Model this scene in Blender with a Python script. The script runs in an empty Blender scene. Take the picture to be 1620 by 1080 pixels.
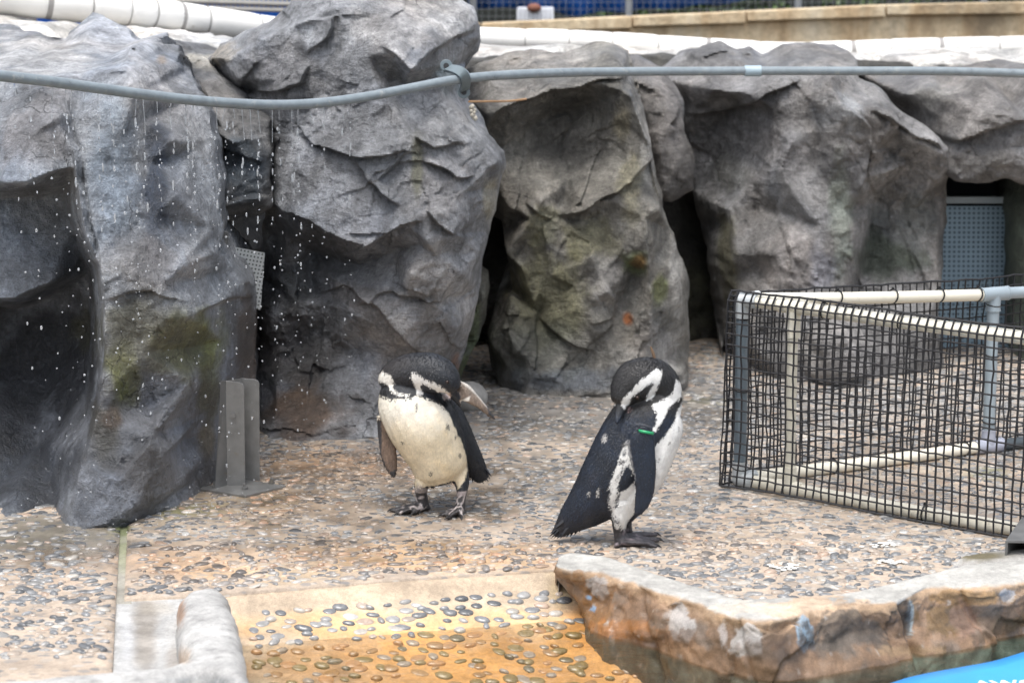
import bpy, bmesh, math, random
import numpy as np
from mathutils import Vector, Matrix
from mathutils.geometry import delaunay_2d_cdt
random.seed(7)
rng = np.random.default_rng(7)
R = math.radians
S = bpy.context.scene
COL = S.collection

# ------------------------------------------------------------------ camera, sky, sun, exposure
CAM_H, PITCH, FPX, IW, IH = 1.6, R(9.45), 3290.0, 1620.0, 1080.0
cam_d = bpy.data.cameras.new('camera')
cam_d.sensor_width = 36.0
cam_d.lens = 36.0 * FPX / IW
cam_d.clip_end = 300
cam_d.dof.use_dof = True
cam_d.dof.focus_distance = 6.35
cam_d.dof.aperture_fstop = 3.7
cam = bpy.data.objects.new('camera', cam_d)
COL.objects.link(cam)
cam.location = (0, 0, CAM_H)
cam.rotation_euler = (R(90) - PITCH, 0, 0)
S.camera = cam

SUN_EL, SUN_AZ = R(72), R(205)       # azimuth measured from +Y clockwise (the sun stands behind the camera, a bit to the left)
w = bpy.data.worlds.new('World')
S.world = w
w.use_nodes = True
wn, wl = w.node_tree.nodes, w.node_tree.links
wn.clear()
sky = wn.new('ShaderNodeTexSky')
sky.sky_type = 'NISHITA'
sky.sun_disc = False
sky.sun_elevation = SUN_EL
sky.sun_rotation = SUN_AZ
sky.dust_density = 4.0
sky.air_density = 1.0
hsv = wn.new('ShaderNodeHueSaturation')
hsv.inputs['Saturation'].default_value = 0.42     # thin overcast
bg = wn.new('ShaderNodeBackground')
bg.inputs['Strength'].default_value = 0.15
wo = wn.new('ShaderNodeOutputWorld')
wl.new(sky.outputs[0], hsv.inputs['Color'])
wl.new(hsv.outputs[0], bg.inputs['Color'])
wl.new(bg.outputs[0], wo.inputs['Surface'])

sd = bpy.data.lights.new('sun', 'SUN')
sd.energy = 0.9
sd.angle = R(24)
sd.color = (1.0, 0.965, 0.91)
sun = bpy.data.objects.new('sun', sd)
COL.objects.link(sun)
sdir = Vector((math.sin(SUN_AZ) * math.cos(SUN_EL), math.cos(SUN_AZ) * math.cos(SUN_EL), math.sin(SUN_EL)))
sun.rotation_euler = (-sdir).to_track_quat('-Z', 'Y').to_euler()

S.view_settings.view_transform = 'Standard'
S.view_settings.look = 'None'
S.view_settings.exposure = 1.0
S.view_settings.gamma = 1.0
S.view_settings.use_curve_mapping = False
S.render.engine = 'CYCLES'
S.cycles.use_denoising = True
S.cycles.max_bounces = 8
S.cycles.transparent_max_bounces = 16
S.cycles.caustics_reflective = False

# ------------------------------------------------------------------ pixel <-> world
CP, SP = math.cos(PITCH), math.sin(PITCH)


def ray(px, py):
    u, v = (px - IW / 2) / FPX, -(py - IH / 2) / FPX
    return Vector((u, CP + v * SP, -SP + v * CP))


def at(px, py, Y):
    d = ray(px, py)
    return Vector((0, 0, CAM_H)) + d * (Y / d.y)


def gp(px, py, z=0.0):
    d = ray(px, py)
    return Vector((0, 0, CAM_H)) + d * ((z - CAM_H) / d.z)


def topx(P):
    """world points (N,3) -> photo pixels (N,2)"""
    P = np.asarray(P, float)
    q = P - np.array([0, 0, CAM_H])
    f = q[:, 1] * CP - q[:, 2] * SP
    up = q[:, 1] * SP + q[:, 2] * CP
    return np.stack([IW / 2 + FPX * q[:, 0] / f, IH / 2 - FPX * up / f], 1)


# ------------------------------------------------------------------ noise
def _h(ix, iy, iz, s):
    h = (ix.astype(np.int64) * 374761393 + iy.astype(np.int64) * 668265263 + iz.astype(np.int64) * 2147483647 + s * 1274126177) & 0xFFFFFFFF
    h = ((h ^ (h >> 13)) * 1274126177) & 0xFFFFFFFF
    h = ((h ^ (h >> 16)) * 2246822519) & 0xFFFFFFFF
    return h ^ (h >> 15)


def perlin(p, seed=0):
    p = np.asarray(p, float)
    i = np.floor(p).astype(np.int64)
    f = p - i
    u = f * f * f * (f * (f * 6 - 15) + 10)
    out = 0
    for dx in (0, 1):
        for dy in (0, 1):
            for dz in (0, 1):
                h = _h(i[:, 0] + dx, i[:, 1] + dy, i[:, 2] + dz, seed)
                gx = (h & 1023) / 511.5 - 1
                gy = ((h >> 10) & 1023) / 511.5 - 1
                gz = ((h >> 20) & 1023) / 511.5 - 1
                d = gx * (f[:, 0] - dx) + gy * (f[:, 1] - dy) + gz * (f[:, 2] - dz)
                wgt = (u[:, 0] if dx else 1 - u[:, 0]) * (u[:, 1] if dy else 1 - u[:, 1]) * (u[:, 2] if dz else 1 - u[:, 2])
                out = out + wgt * d
    return out


def fbm(p, octv=4, seed=0, gain=0.5):
    p = np.asarray(p, float)
    a, t = 1.0, 0
    for k in range(octv):
        t = t + a * perlin(p * (2 ** k) + 17.3 * k, seed + k)
        a *= gain
    return t


def ridged(p, octv=4, seed=0):
    a, t = 1.0, 0
    for k in range(octv):
        t = t + a * (1 - 2 * np.abs(perlin(p * (2 ** k) + 11.1 * k, seed + k)))
        a *= 0.5
    return t


def flake(q, cell, seed=0, tilt=1.0):
    """2-D worley cells, each one a tilted plane: chipped slate facets (unit: about one cell)"""
    g = np.floor(q / cell).astype(np.int64)
    best = np.full(len(q), 1e9)
    val = np.zeros(len(q))
    z0 = np.zeros(len(q), np.int64)
    for dx in (-1, 0, 1):
        for dy in (-1, 0, 1):
            a, b = g[:, 0] + dx, g[:, 1] + dy
            h = _h(a, b, z0, seed)
            h2 = _h(a, b, z0 + 1, seed)
            sx = (a + (h & 1023) / 1023) * cell
            sy = (b + ((h >> 10) & 1023) / 1023) * cell
            ddx, ddy = q[:, 0] - sx, q[:, 1] - sy
            d = ddx * ddx + ddy * ddy
            tx, ty = (h2 & 1023) / 511.5 - 1, ((h2 >> 10) & 1023) / 511.5 - 1
            off = ((h2 >> 20) & 1023) / 511.5 - 1
            m = d < best
            best = np.where(m, d, best)
            val = np.where(m, (tx * ddx + ty * ddy) / cell * tilt + off * 0.5, val)
    return val


def sstep(a, b, x):
    t = np.clip((x - a) / (b - a), 0, 1)
    return t * t * (3 - 2 * t)


# ------------------------------------------------------------------ polygons
def inside(P, poly):
    poly = np.asarray(poly, float)
    x, y = P[:, 0], P[:, 1]
    r = np.zeros(len(P), bool)
    n = len(poly)
    for i in range(n):
        x1, y1 = poly[i]
        x2, y2 = poly[(i + 1) % n]
        if y1 == y2:
            continue
        c = ((y1 > y) != (y2 > y)) & (x < (x2 - x1) * (y - y1) / (y2 - y1) + x1)
        r ^= c
    return r


def segdist(P, pts, closed=True):
    """distance, nearest point, parameter along (0..1), signed side"""
    pts = np.asarray(pts, float)
    n = len(pts)
    best = np.full(len(P), 1e9)
    near = np.zeros((len(P), 2))
    par = np.zeros(len(P))
    side = np.zeros(len(P))
    m = n if closed else n - 1
    for i in range(m):
        a, b = pts[i], pts[(i + 1) % n]
        ab = b - a
        L = max(ab @ ab, 1e-12)
        t = np.clip(((P - a) @ ab) / L, 0, 1)
        q = a + t[:, None] * ab
        d = np.hypot(P[:, 0] - q[:, 0], P[:, 1] - q[:, 1])
        k = d < best
        best[k] = d[k]
        near[k] = q[k]
        par[k] = (i + t[k]) / m
        s = ab[0] * (P[:, 1] - a[1]) - ab[1] * (P[:, 0] - a[0])
        side[k] = s[k]
    return best, near, par, side


def densify(pts, step, jit=0.0, seed=3, closed=True):
    pts = np.asarray(pts, float)
    out = []
    n = len(pts)
    for i in range(n if closed else n - 1):
        a, b = pts[i], pts[(i + 1) % n]
        k = max(1, int(np.linalg.norm(b - a) / step))
        for j in range(k):
            out.append(a + (b - a) * j / k)
    if not closed:
        out.append(pts[-1])
    out = np.array(out)
    if jit:
        q = np.c_[out[:, 0], out[:, 1], np.zeros(len(out))]
        out = out + jit * np.c_[fbm(q * 9, 3, seed), fbm(q * 9 + 50, 3, seed + 5)] * 2
    return out


def polygrid(poly, h):
    """triangles covering a 2-D polygon on a regular grid, border vertices snapped to the outline"""
    poly = np.asarray(poly, float)
    lo, hi = poly.min(0) - 2 * h, poly.max(0) + 2 * h
    nx, ny = int((hi[0] - lo[0]) / h) + 1, int((hi[1] - lo[1]) / h) + 1
    X, Y = np.meshgrid(lo[0] + h * np.arange(nx), lo[1] + h * np.arange(ny), indexing='ij')
    P = np.c_[X.ravel(), Y.ravel()]
    ins = inside(P, poly)
    I = np.arange(nx * ny).reshape(nx, ny)
    a, b, c, d = I[:-1, :-1].ravel(), I[1:, :-1].ravel(), I[1:, 1:].ravel(), I[:-1, 1:].ravel()
    keep = ins[a] | ins[b] | ins[c] | ins[d]
    quads = np.c_[a, b, c, d][keep]
    used = np.unique(quads)
    P2 = P.copy()
    out = used[~ins[used]]
    _, near, _, _ = segdist(P[out], poly)
    P2[out] = near
    remap = np.full(nx * ny, -1)
    remap[used] = np.arange(len(used))
    return P2[used], remap[quads], (nx, ny, used, P, lo, h)


def border_loops(quads):
    from collections import defaultdict
    cnt = {}
    for q in quads:
        for i in range(4):
            e = (q[i], q[(i + 1) % 4])
            if (e[1], e[0]) in cnt:
                cnt.pop((e[1], e[0]))
            else:
                cnt[e] = 1
    return list(cnt.keys())


# ------------------------------------------------------------------ objects
def link(name, me, mat=None, parent=None):
    o = bpy.data.objects.new(name, me)
    COL.objects.link(o)
    if mat is not None and me is not None:
        me.materials.append(mat)
    if parent is not None:
        o.parent = parent
    return o


def tag(o, label=None, cat=None, group=None, kind=None):
    if label: o['label'] = label
    if cat: o['category'] = cat
    if group: o['group'] = group
    if kind: o['kind'] = kind
    return o


def empty(name, loc, label=None, cat=None, group=None):
    o = bpy.data.objects.new(name, None)
    o.empty_display_size = 0.1
    COL.objects.link(o)
    o.location = loc
    bpy.context.view_layer.update()
    return tag(o, label, cat, group)


def mesh(name, V, F, cols=None, smooth=True, wet=None):
    me = bpy.data.meshes.new(name)
    V = np.asarray(V, float)
    me.from_pydata(V.tolist(), [], F if isinstance(F, list) else F.tolist())
    if cols is not None:
        c = np.asarray(cols, float)
        rgba = np.ones((len(V), 4), np.float32)
        rgba[:, :3] = c
        at_ = me.color_attributes.new('Col', 'FLOAT_COLOR', 'POINT')
        at_.data.foreach_set('color', rgba.ravel())
    if wet is not None:
        w_ = me.attributes.new('wet', 'FLOAT', 'POINT')
        w_.data.foreach_set('value', np.asarray(wet, np.float32))
    if smooth:
        me.polygons.foreach_set('use_smooth', np.ones(len(me.polygons), bool))
    me.update()
    return me


def place(o, parent):
    """parent a mesh given in world coordinates"""
    o.parent = parent
    o.matrix_parent_inverse = parent.matrix_world.inverted() if parent.type == 'EMPTY' else Matrix.Identity(4)
    return o


class MB:
    """collects simple solids (world coordinates) for one mesh"""
    def __init__(s):
        s.V, s.F = [], []

    def add(s, V, F):
        n = len(s.V)
        s.V += [tuple(v) for v in V]
        s.F += [[i + n for i in f] for f in F]

    def box(s, c, size, M=None):
        c = Vector(c)
        hx, hy, hz = size[0] / 2, size[1] / 2, size[2] / 2
        V = [Vector((x * hx, y * hy, z * hz)) for x in (-1, 1) for y in (-1, 1) for z in (-1, 1)]
        if M is not None:
            V = [M @ v for v in V]
        s.add([c + v for v in V], [(0, 1, 3, 2), (4, 6, 7, 5), (0, 4, 5, 1), (2, 3, 7, 6), (0, 2, 6, 4), (1, 5, 7, 3)])

    def prism(s, pts, off):
        """planar polygon (3-D points) extruded by the vector off"""
        n = len(pts)
        off = Vector(off)
        V = [Vector(p) for p in pts] + [Vector(p) + off for p in pts]
        F = [list(range(n))[::-1], list(range(n, 2 * n))] + [(i, (i + 1) % n, n + (i + 1) % n, n + i) for i in range(n)]
        s.add(V, F)

    def tube(s, path, r, seg=8, cap=True):
        path = [Vector(p) for p in path]
        n = len(path)
        rs = r if hasattr(r, '__len__') else [r] * n
        V, F = [], []
        prev = None
        for i, p in enumerate(path):
            t = (path[min(i + 1, n - 1)] - path[max(i - 1, 0)])
            t = t.normalized() if t.length > 1e-9 else Vector((0, 0, 1))
            if prev is None:
                a = t.orthogonal().normalized()
            else:
                a = prev - t * prev.dot(t)
                a = a.normalized() if a.length > 1e-6 else t.orthogonal().normalized()
            prev = a
            b = t.cross(a)
            for k in range(seg):
                th = 2 * math.pi * k / seg
                V.append(p + (a * math.cos(th) + b * math.sin(th)) * rs[i])
        for i in range(n - 1):
            for k in range(seg):
                F.append((i * seg + k, i * seg + (k + 1) % seg, (i + 1) * seg + (k + 1) % seg, (i + 1) * seg + k))
        if cap:
            F.append(tuple(range(seg))[::-1])
            F.append(tuple((n - 1) * seg + k for k in range(seg)))
        s.add(V, F)

    def ball(s, c, r, seg=8, rings=5, sc=(1, 1, 1), M=None):
        V = [(0, 0, 1)]
        for i in range(1, rings):
            ph = math.pi * i / rings
            for k in range(seg):
                th = 2 * math.pi * k / seg
                V.append((math.sin(ph) * math.cos(th), math.sin(ph) * math.sin(th), math.cos(ph)))
        V.append((0, 0, -1))
        W = []
        for v in V:
            q = Vector((v[0] * sc[0] * r, v[1] * sc[1] * r, v[2] * sc[2] * r))
            if M is not None:
                q = M @ q
            W.append(Vector(c) + q)
        F = [(0, 1 + k, 1 + (k + 1) % seg) for k in range(seg)]
        for i in range(rings - 2):
            for k in range(seg):
                F.append((1 + i * seg + k, 1 + (i + 1) * seg + k, 1 + (i + 1) * seg + (k + 1) % seg, 1 + i * seg + (k + 1) % seg))
        l = len(V) - 1
        F += [(l, 1 + (rings - 2) * seg + (k + 1) % seg, 1 + (rings - 2) * seg + k) for k in range(seg)]
        s.add(W, F)

    def build(s, name, mat, parent=None, smooth=False, bevel=0.0, local=False):
        me = mesh(name, np.array([tuple(v) for v in s.V]), s.F, smooth=smooth)
        o = link(name, me, mat)
        if bevel:
            m = o.modifiers.new('bevel', 'BEVEL')
            m.width = bevel
            m.segments = 2
            m.limit_method = 'ANGLE'
        if smooth:
            try:
                me.set_sharp_from_angle(angle=R(40))
            except Exception:
                pass
        if parent is not None:
            if local:
                o.parent = parent
            else:
                place(o, parent)
        return o


# ------------------------------------------------------------------ materials
class NT:
    def __init__(s, name):
        s.m = bpy.data.materials.new(name)
        s.m.use_nodes = True
        s.t = s.m.node_tree
        s.n = s.t.nodes
        s.n.clear()
        s.out = s.n.new('ShaderNodeOutputMaterial')
        s.b = s.n.new('ShaderNodeBsdfPrincipled')
        s.t.links.new(s.b.outputs[0], s.out.inputs['Surface'])

    def link(s, a, b):
        s.t.links.new(a, b)

    def val(s, sock, v):
        if isinstance(v, bpy.types.NodeSocket):
            s.link(v, sock)
        else:
            if hasattr(v, '__len__') and len(v) == 3 and sock.type == 'RGBA':
                v = (*v, 1)
            sock.default_value = v

    def pos(s):
        return s.n.new('ShaderNodeNewGeometry').outputs['Position']

    def objc(s):
        return s.n.new('ShaderNodeTexCoord').outputs['Object']

    def mapping(s, v, scale=(1, 1, 1), rot=(0, 0, 0)):
        m = s.n.new('ShaderNodeMapping')
        s.link(v, m.inputs['Vector'])
        m.inputs['Scale'].default_value = scale
        m.inputs['Rotation'].default_value = rot
        return m.outputs[0]

    def noise(s, v, scale, detail=4, rough=0.55, dist=0.0):
        x = s.n.new('ShaderNodeTexNoise')
        s.link(v, x.inputs['Vector'])
        x.inputs['Scale'].default_value = scale
        x.inputs['Detail'].default_value = detail
        x.inputs['Roughness'].default_value = rough
        x.inputs['Distortion'].default_value = dist
        return x.outputs['Fac']

    def voro(s, v, scale, feature='F1', out='Distance'):
        x = s.n.new('ShaderNodeTexVoronoi')
        x.feature = feature
        s.link(v, x.inputs['Vector'])
        x.inputs['Scale'].default_value = scale
        return x.outputs[out]

    def ramp(s, f, stops):
        x = s.n.new('ShaderNodeValToRGB')
        s.link(f, x.inputs[0])
        cr = x.color_ramp
        while len(cr.elements) < len(stops):
            cr.elements.new(0.5)
        for e, (p, c) in zip(cr.elements, stops):
            e.position = p
            e.color = (c, c, c, 1) if not hasattr(c, '__len__') else (*c, 1)
        return x.outputs[0]

    def mix(s, f, a, b, mode='MIX'):
        x = s.n.new('ShaderNodeMix')
        x.data_type = 'RGBA'
        x.blend_type = mode
        s.val(x.inputs[0], f)
        s.val(x.inputs[6], a)
        s.val(x.inputs[7], b)
        return x.outputs[2]

    def math(s, op, a, b=0.0, clamp=False):
        x = s.n.new('ShaderNodeMath')
        x.operation = op
        x.use_clamp = clamp
        s.val(x.inputs[0], a)
        s.val(x.inputs[1], b)
        return x.outputs[0]

    def attr(s, name, fac=False):
        x = s.n.new('ShaderNodeAttribute')
        x.attribute_name = name
        return x.outputs['Fac' if fac else 'Color']

    def bump(s, h, strength=0.5, dist=0.01, normal=None):
        x = s.n.new('ShaderNodeBump')
        s.link(h, x.inputs['Height'])
        x.inputs['Strength'].default_value = strength
        x.inputs['Distance'].default_value = dist
        if normal is not None:
            s.link(normal, x.inputs['Normal'])
        return x.outputs[0]

    def set(s, **k):
        names = dict(col='Base Color', rough='Roughness', metal='Metallic', normal='Normal', spec='Specular IOR Level', coat='Coat Weight', trans='Transmission Weight', ior='IOR', coatr='Coat Roughness', sheen='Sheen Weight')
        for a, v in k.items():
            s.val(s.b.inputs[names[a]], v)
        return s


def simple(name, col, rough=0.5, metal=0.0, var=0.12, scale=12, bump=0.0, spots=None):
    t = NT(name)
    p = t.pos()
    n = t.noise(p, scale, 5)
    c = t.mix(t.ramp(n, [(0.3, 0.0), (0.7, 1.0)]), [x * (1 - var) for x in col], [min(1, x * (1 + var)) for x in col])
    if spots:
        f = t.ramp(t.noise(p, spots[1], 5, 0.65), [(spots[2], 0.0), (spots[2] + 0.12, 1.0)])
        c = t.mix(f, c, spots[0])
    t.set(col=c, rough=t.math('ADD', t.math('MULTIPLY', n, 0.25), rough - 0.12), metal=metal)
    if bump:
        t.set(normal=t.bump(t.noise(p, scale * 6, 4), bump, 0.004))
    return t.m


def rock_material(name='rock', strata_rot=(0.3, 0.2, 0.9)):
    t = NT(name)
    p = t.pos()
    base = t.attr('Col')
    wet = t.attr('wet', True)
    n1 = t.noise(p, 5, 8, 0.62, 0.4)
    n2 = t.noise(p, 26, 8, 0.68, 0.2)
    st = t.noise(t.mapping(p, (9, 9, 34), strata_rot), 1.0, 6, 0.62, 1.6)
    sp = t.noise(p, 160, 3, 0.6)
    c = t.mix(1.0, base, t.ramp(n1, [(0.28, 0.5), (0.52, 0.98), (0.75, 1.42)]), 'MULTIPLY')
    c = t.mix(1.0, c, t.ramp(n2, [(0.3, 0.62), (0.55, 1.02), (0.72, 1.35)]), 'MULTIPLY')
    c = t.mix(0.45, c, t.ramp(st, [(0.32, 0.7), (0.5, 1.0), (0.7, 1.25)]), 'MULTIPLY')
    c = t.mix(0.6, c, t.ramp(sp, [(0.3, 0.75), (0.6, 1.12)]), 'MULTIPLY')
    pit = t.voro(t.mapping(p, (1, 1, 1)), 70)
    pitm = t.ramp(pit, [(0.08, 0.55), (0.22, 1.0)])
    pitmask = t.ramp(t.noise(p, 3.1, 3), [(0.48, 0.0), (0.6, 1.0)])
    c = t.mix(pitmask, c, t.mix(1.0, c, pitm, 'MULTIPLY'))
    wv = t.n.new('ShaderNodeVectorMath')
    wv.operation = 'ADD'
    nd = t.n.new('ShaderNodeTexNoise')
    t.link(p, nd.inputs['Vector'])
    nd.inputs['Scale'].default_value = 7
    nd.inputs['Detail'].default_value = 5
    sc_ = t.n.new('ShaderNodeVectorMath')
    sc_.operation = 'SCALE'
    t.link(nd.outputs['Color'], sc_.inputs[0])
    sc_.inputs['Scale'].default_value = 0.22
    t.link(p, wv.inputs[0])
    t.link(sc_.outputs[0], wv.inputs[1])
    ck = t.voro(t.mapping(wv.outputs[0], (1, 1, .7), (0.2, 0.5, 0.3)), 5.5, 'DISTANCE_TO_EDGE')
    ckm = t.ramp(ck, [(0.0, 0.0), (0.014, 1.0)])
    ckmask = t.ramp(t.noise(p, 2.7, 3), [(0.53, 0.0), (0.60, 1.0)])
    crack = t.mix(ckmask, (1, 1, 1), ckm)
    c = t.mix(0.5, c, crack, 'MULTIPLY')
    drip = t.noise(t.mapping(p, (11, 11, 0.8)), 1.0, 5, 0.6, 0.3)
    c = t.mix(0.55, c, t.ramp(drip, [(0.30, 0.55), (0.5, 1.0), (0.68, 1.3)]), 'MULTIPLY')
    c = t.mix(t.ramp(t.noise(p, 1.7, 5, 0.6), [(0.52, 0.0), (0.66, 0.35)]), c, t.mix(1.0, c, (1.45, 1.45, 1.5), 'MULTIPLY'))
    warm = t.ramp(t.noise(p, 2.3, 4), [(0.5, 0.0), (0.72, 0.35)])
    c = t.mix(warm, c, t.mix(1.0, c, (1.18, 1.0, 0.82), 'MULTIPLY'))
    c = t.mix(wet, c, t.mix(1.0, c, (0.5, 0.5, 0.52), 'MULTIPLY'))
    r = t.math('SUBTRACT', t.math('ADD', t.math('MULTIPLY', n2, 0.35), 0.52), t.math('MULTIPLY', wet, 0.42), True)
    n4 = t.noise(t.mapping(p, (1, 1, .55), (0.4, 0.3, 0.8)), 75, 6, 0.7, 0.5)
    h = t.math('ADD', t.math('MULTIPLY', n2, 1.0), t.math('MULTIPLY', st, 0.45))
    h = t.math('ADD', h, t.math('MULTIPLY', n4, 0.42))
    c = t.mix(0.8, c, t.ramp(n4, [(0.32, 0.72), (0.5, 1.0), (0.66, 1.32)]), 'MULTIPLY')
    h = t.math('ADD', h, t.math('MULTIPLY', sp, 0.15))
    h = t.math('ADD', h, t.math('MULTIPLY', t.math('MULTIPLY', pitm, pitmask), 0.25))
    h = t.math('ADD', h, t.math('MULTIPLY', crack, 0.3))
    damp = t.math('MULTIPLY', t.ramp(t.noise(t.mapping(p, (3, 3, .9)), 1.0, 4, .6, .4), [(.45, 0.0), (.62, .55)]), 1.0)
    t.set(coat=t.math('MAXIMUM', damp, t.math('MULTIPLY', wet, .7)), coatr=0.22)
    t.link(t.bump(t.math('ADD', n2, n4), .6, .02), t.b.inputs['Coat Normal'])
    t.set(col=c, rough=r, normal=t.bump(h, 0.95, 0.03), spec=0.6)
    return t.m


ROCK = rock_material()


def paving_material(name, drowned=False):
    t = NT(name)
    p = t.pos()
    base = t.attr('Col')
    wet = t.attr('wet', True)
    n1 = t.noise(p, 9, 6, 0.6)
    n2 = t.noise(p, 60, 5, 0.65)
    n3 = t.noise(p, 300, 3)
    c = t.mix(1.0, base, t.ramp(n1, [(0.3, 0.74), (0.7, 1.22)]), 'MULTIPLY')
    c = t.mix(0.8, c, t.ramp(n2, [(0.3, 0.75), (0.7, 1.2)]), 'MULTIPLY')
    c = t.mix(0.5, c, t.ramp(n3, [(0.35, 0.7), (0.65, 1.2)]), 'MULTIPLY')
    wm = t.math('MULTIPLY', wet, t.ramp(t.noise(p, 5, 4), [(0.35, 0.25), (0.58, 1.0)]))
    if drowned:
        nd = t.n.new('ShaderNodeTexNoise')
        t.link(p, nd.inputs['Vector'])
        nd.inputs['Scale'].default_value = 30
        wv = t.n.new('ShaderNodeVectorMath')
        wv.operation = 'MULTIPLY_ADD'
        t.link(nd.outputs['Color'], wv.inputs[0])
        wv.inputs[1].default_value = (.018, .018, 0)
        t.link(p, wv.inputs[2])
        pv = t.mapping(wv.outputs[0], (0.62, 1, 1))
        cell = t.voro(pv, 42, 'F1', 'Color')
        dist = t.voro(pv, 42, 'F1', 'Distance')
        sx = t.n.new('ShaderNodeSeparateColor')
        t.link(cell, sx.inputs[0])
        pc = t.ramp(sx.outputs[0], [(0.0, (0.13, 0.135, 0.14)), (0.35, (0.22, 0.22, 0.22)), (0.6, (0.34, 0.29, 0.24)), (0.8, (0.42, 0.38, 0.33)), (1.0, (0.5, 0.48, 0.45))])
        msk = t.math('MULTIPLY', t.ramp(dist, [(0.36, 1.0), (0.5, 0.0)]), t.ramp(sx.outputs[1], [(0.25, 0.0), (0.35, 0.8)]))
        c = t.mix(msk, c, pc)
    c = t.mix(wm, c, t.mix(1.0, c, (0.66, 0.64, 0.62), 'MULTIPLY'))
    r = t.math('SUBTRACT', t.math('ADD', t.math('MULTIPLY', n2, 0.25), 0.62), t.math('MULTIPLY', wm, 0.58), True)
    h = t.math('ADD', n2, t.math('MULTIPLY', n3, 0.5))
    b = t.n.new('ShaderNodeBump')
    t.link(h, b.inputs['Height'])
    b.inputs['Distance'].default_value = 0.004
    t.link(t.math('SUBTRACT', 0.6, t.math('MULTIPLY', wm, 0.45)), b.inputs['Strength'])
    t.set(col=c, rough=r, normal=b.outputs[0])
    if drowned:
        rp = t.noise(t.mapping(p, (1, 1, 1)), 16, 3, 0.5)
        t.link(t.bump(rp, 0.12, 0.01), t.b.inputs['Coat Normal'])
        t.set(coat=wm, coatr=0.05)
    return t.m


PAVE = paving_material('mortar')
FLOORM = paving_material('pebble_mortar', True)


def pebble_material():
    t = NT('pebble')
    p = t.pos()
    c = t.mix(1.0, t.attr('Col'), t.ramp(t.noise(p, 70, 5, 0.65), [(0.3, 0.72), (0.7, 1.25)]), 'MULTIPLY')
    v = t.ramp(t.noise(t.mapping(p, (1, 3, 1), (0, 0, 0.6)), 55, 4, 0.6, 1.0), [(0.60, 0.0), (0.68, 0.35)])
    c = t.mix(v, c, (0.5, 0.48, 0.45))
    t.set(col=c, spec=0.75, rough=t.math('ADD', 0.08, t.math('MULTIPLY', t.noise(p, 5, 3), 0.4)), normal=t.bump(t.noise(p, 160, 4), 0.25, 0.002))
    return t.m


PEB = pebble_material()

WHITE_PVC = simple('cream_pvc', (0.78, 0.74, 0.62), 0.42, var=0.06, scale=9, spots=((0.5, 0.46, 0.36), 22, 0.62))
GREY_PVC = simple('grey_pvc', (0.30, 0.36, 0.40), 0.4, var=0.1)
BLACK_NET = simple('black_net_cord', (0.012, 0.012, 0.014), 0.55, var=0.2, scale=60)
BLACK = simple('black_plastic', (0.012, 0.012, 0.013), 0.4)
STEEL = simple('brushed_steel', (0.21, 0.21, 0.205), 0.42, metal=0.5, var=0.15, scale=25, bump=0.1, spots=((0.2, 0.17, 0.13), 14, 0.64))
HOSE = simple('grey_pipe', (0.22, 0.26, 0.285), 0.32, var=0.15, scale=30, spots=((0.33, 0.35, 0.35), 26, 0.6))
CLAMP = simple('clamp_plastic', (0.15, 0.19, 0.21), 0.35, var=0.1)
FOAM = simple('white_pipe_wrap', (0.80, 0.79, 0.76), 0.6, var=0.05, scale=7, bump=0.15, spots=((0.5, 0.47, 0.42), 16, 0.66))
STONE = simple('grey_stone', (0.30, 0.29, 0.27), 0.7, var=0.25, scale=20, bump=0.4)

# ================================================================== ROCKS
def world_xz(pts):
    return np.array([[*(lambda v: (v.x, v.z, v.y))(at(*p))] for p in pts])


def fill_y(pt, ctrl, back=0.06):
    d = [(math.hypot(pt[0] - c[0], pt[1] - c[1]) + 4, c[2]) for c in ctrl]
    d.sort()
    ws = [(1 / a ** 3, y) for a, y in d[:4]]
    return sum(a * y for a, y in ws) / sum(a for a, y in ws) + back


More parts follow.
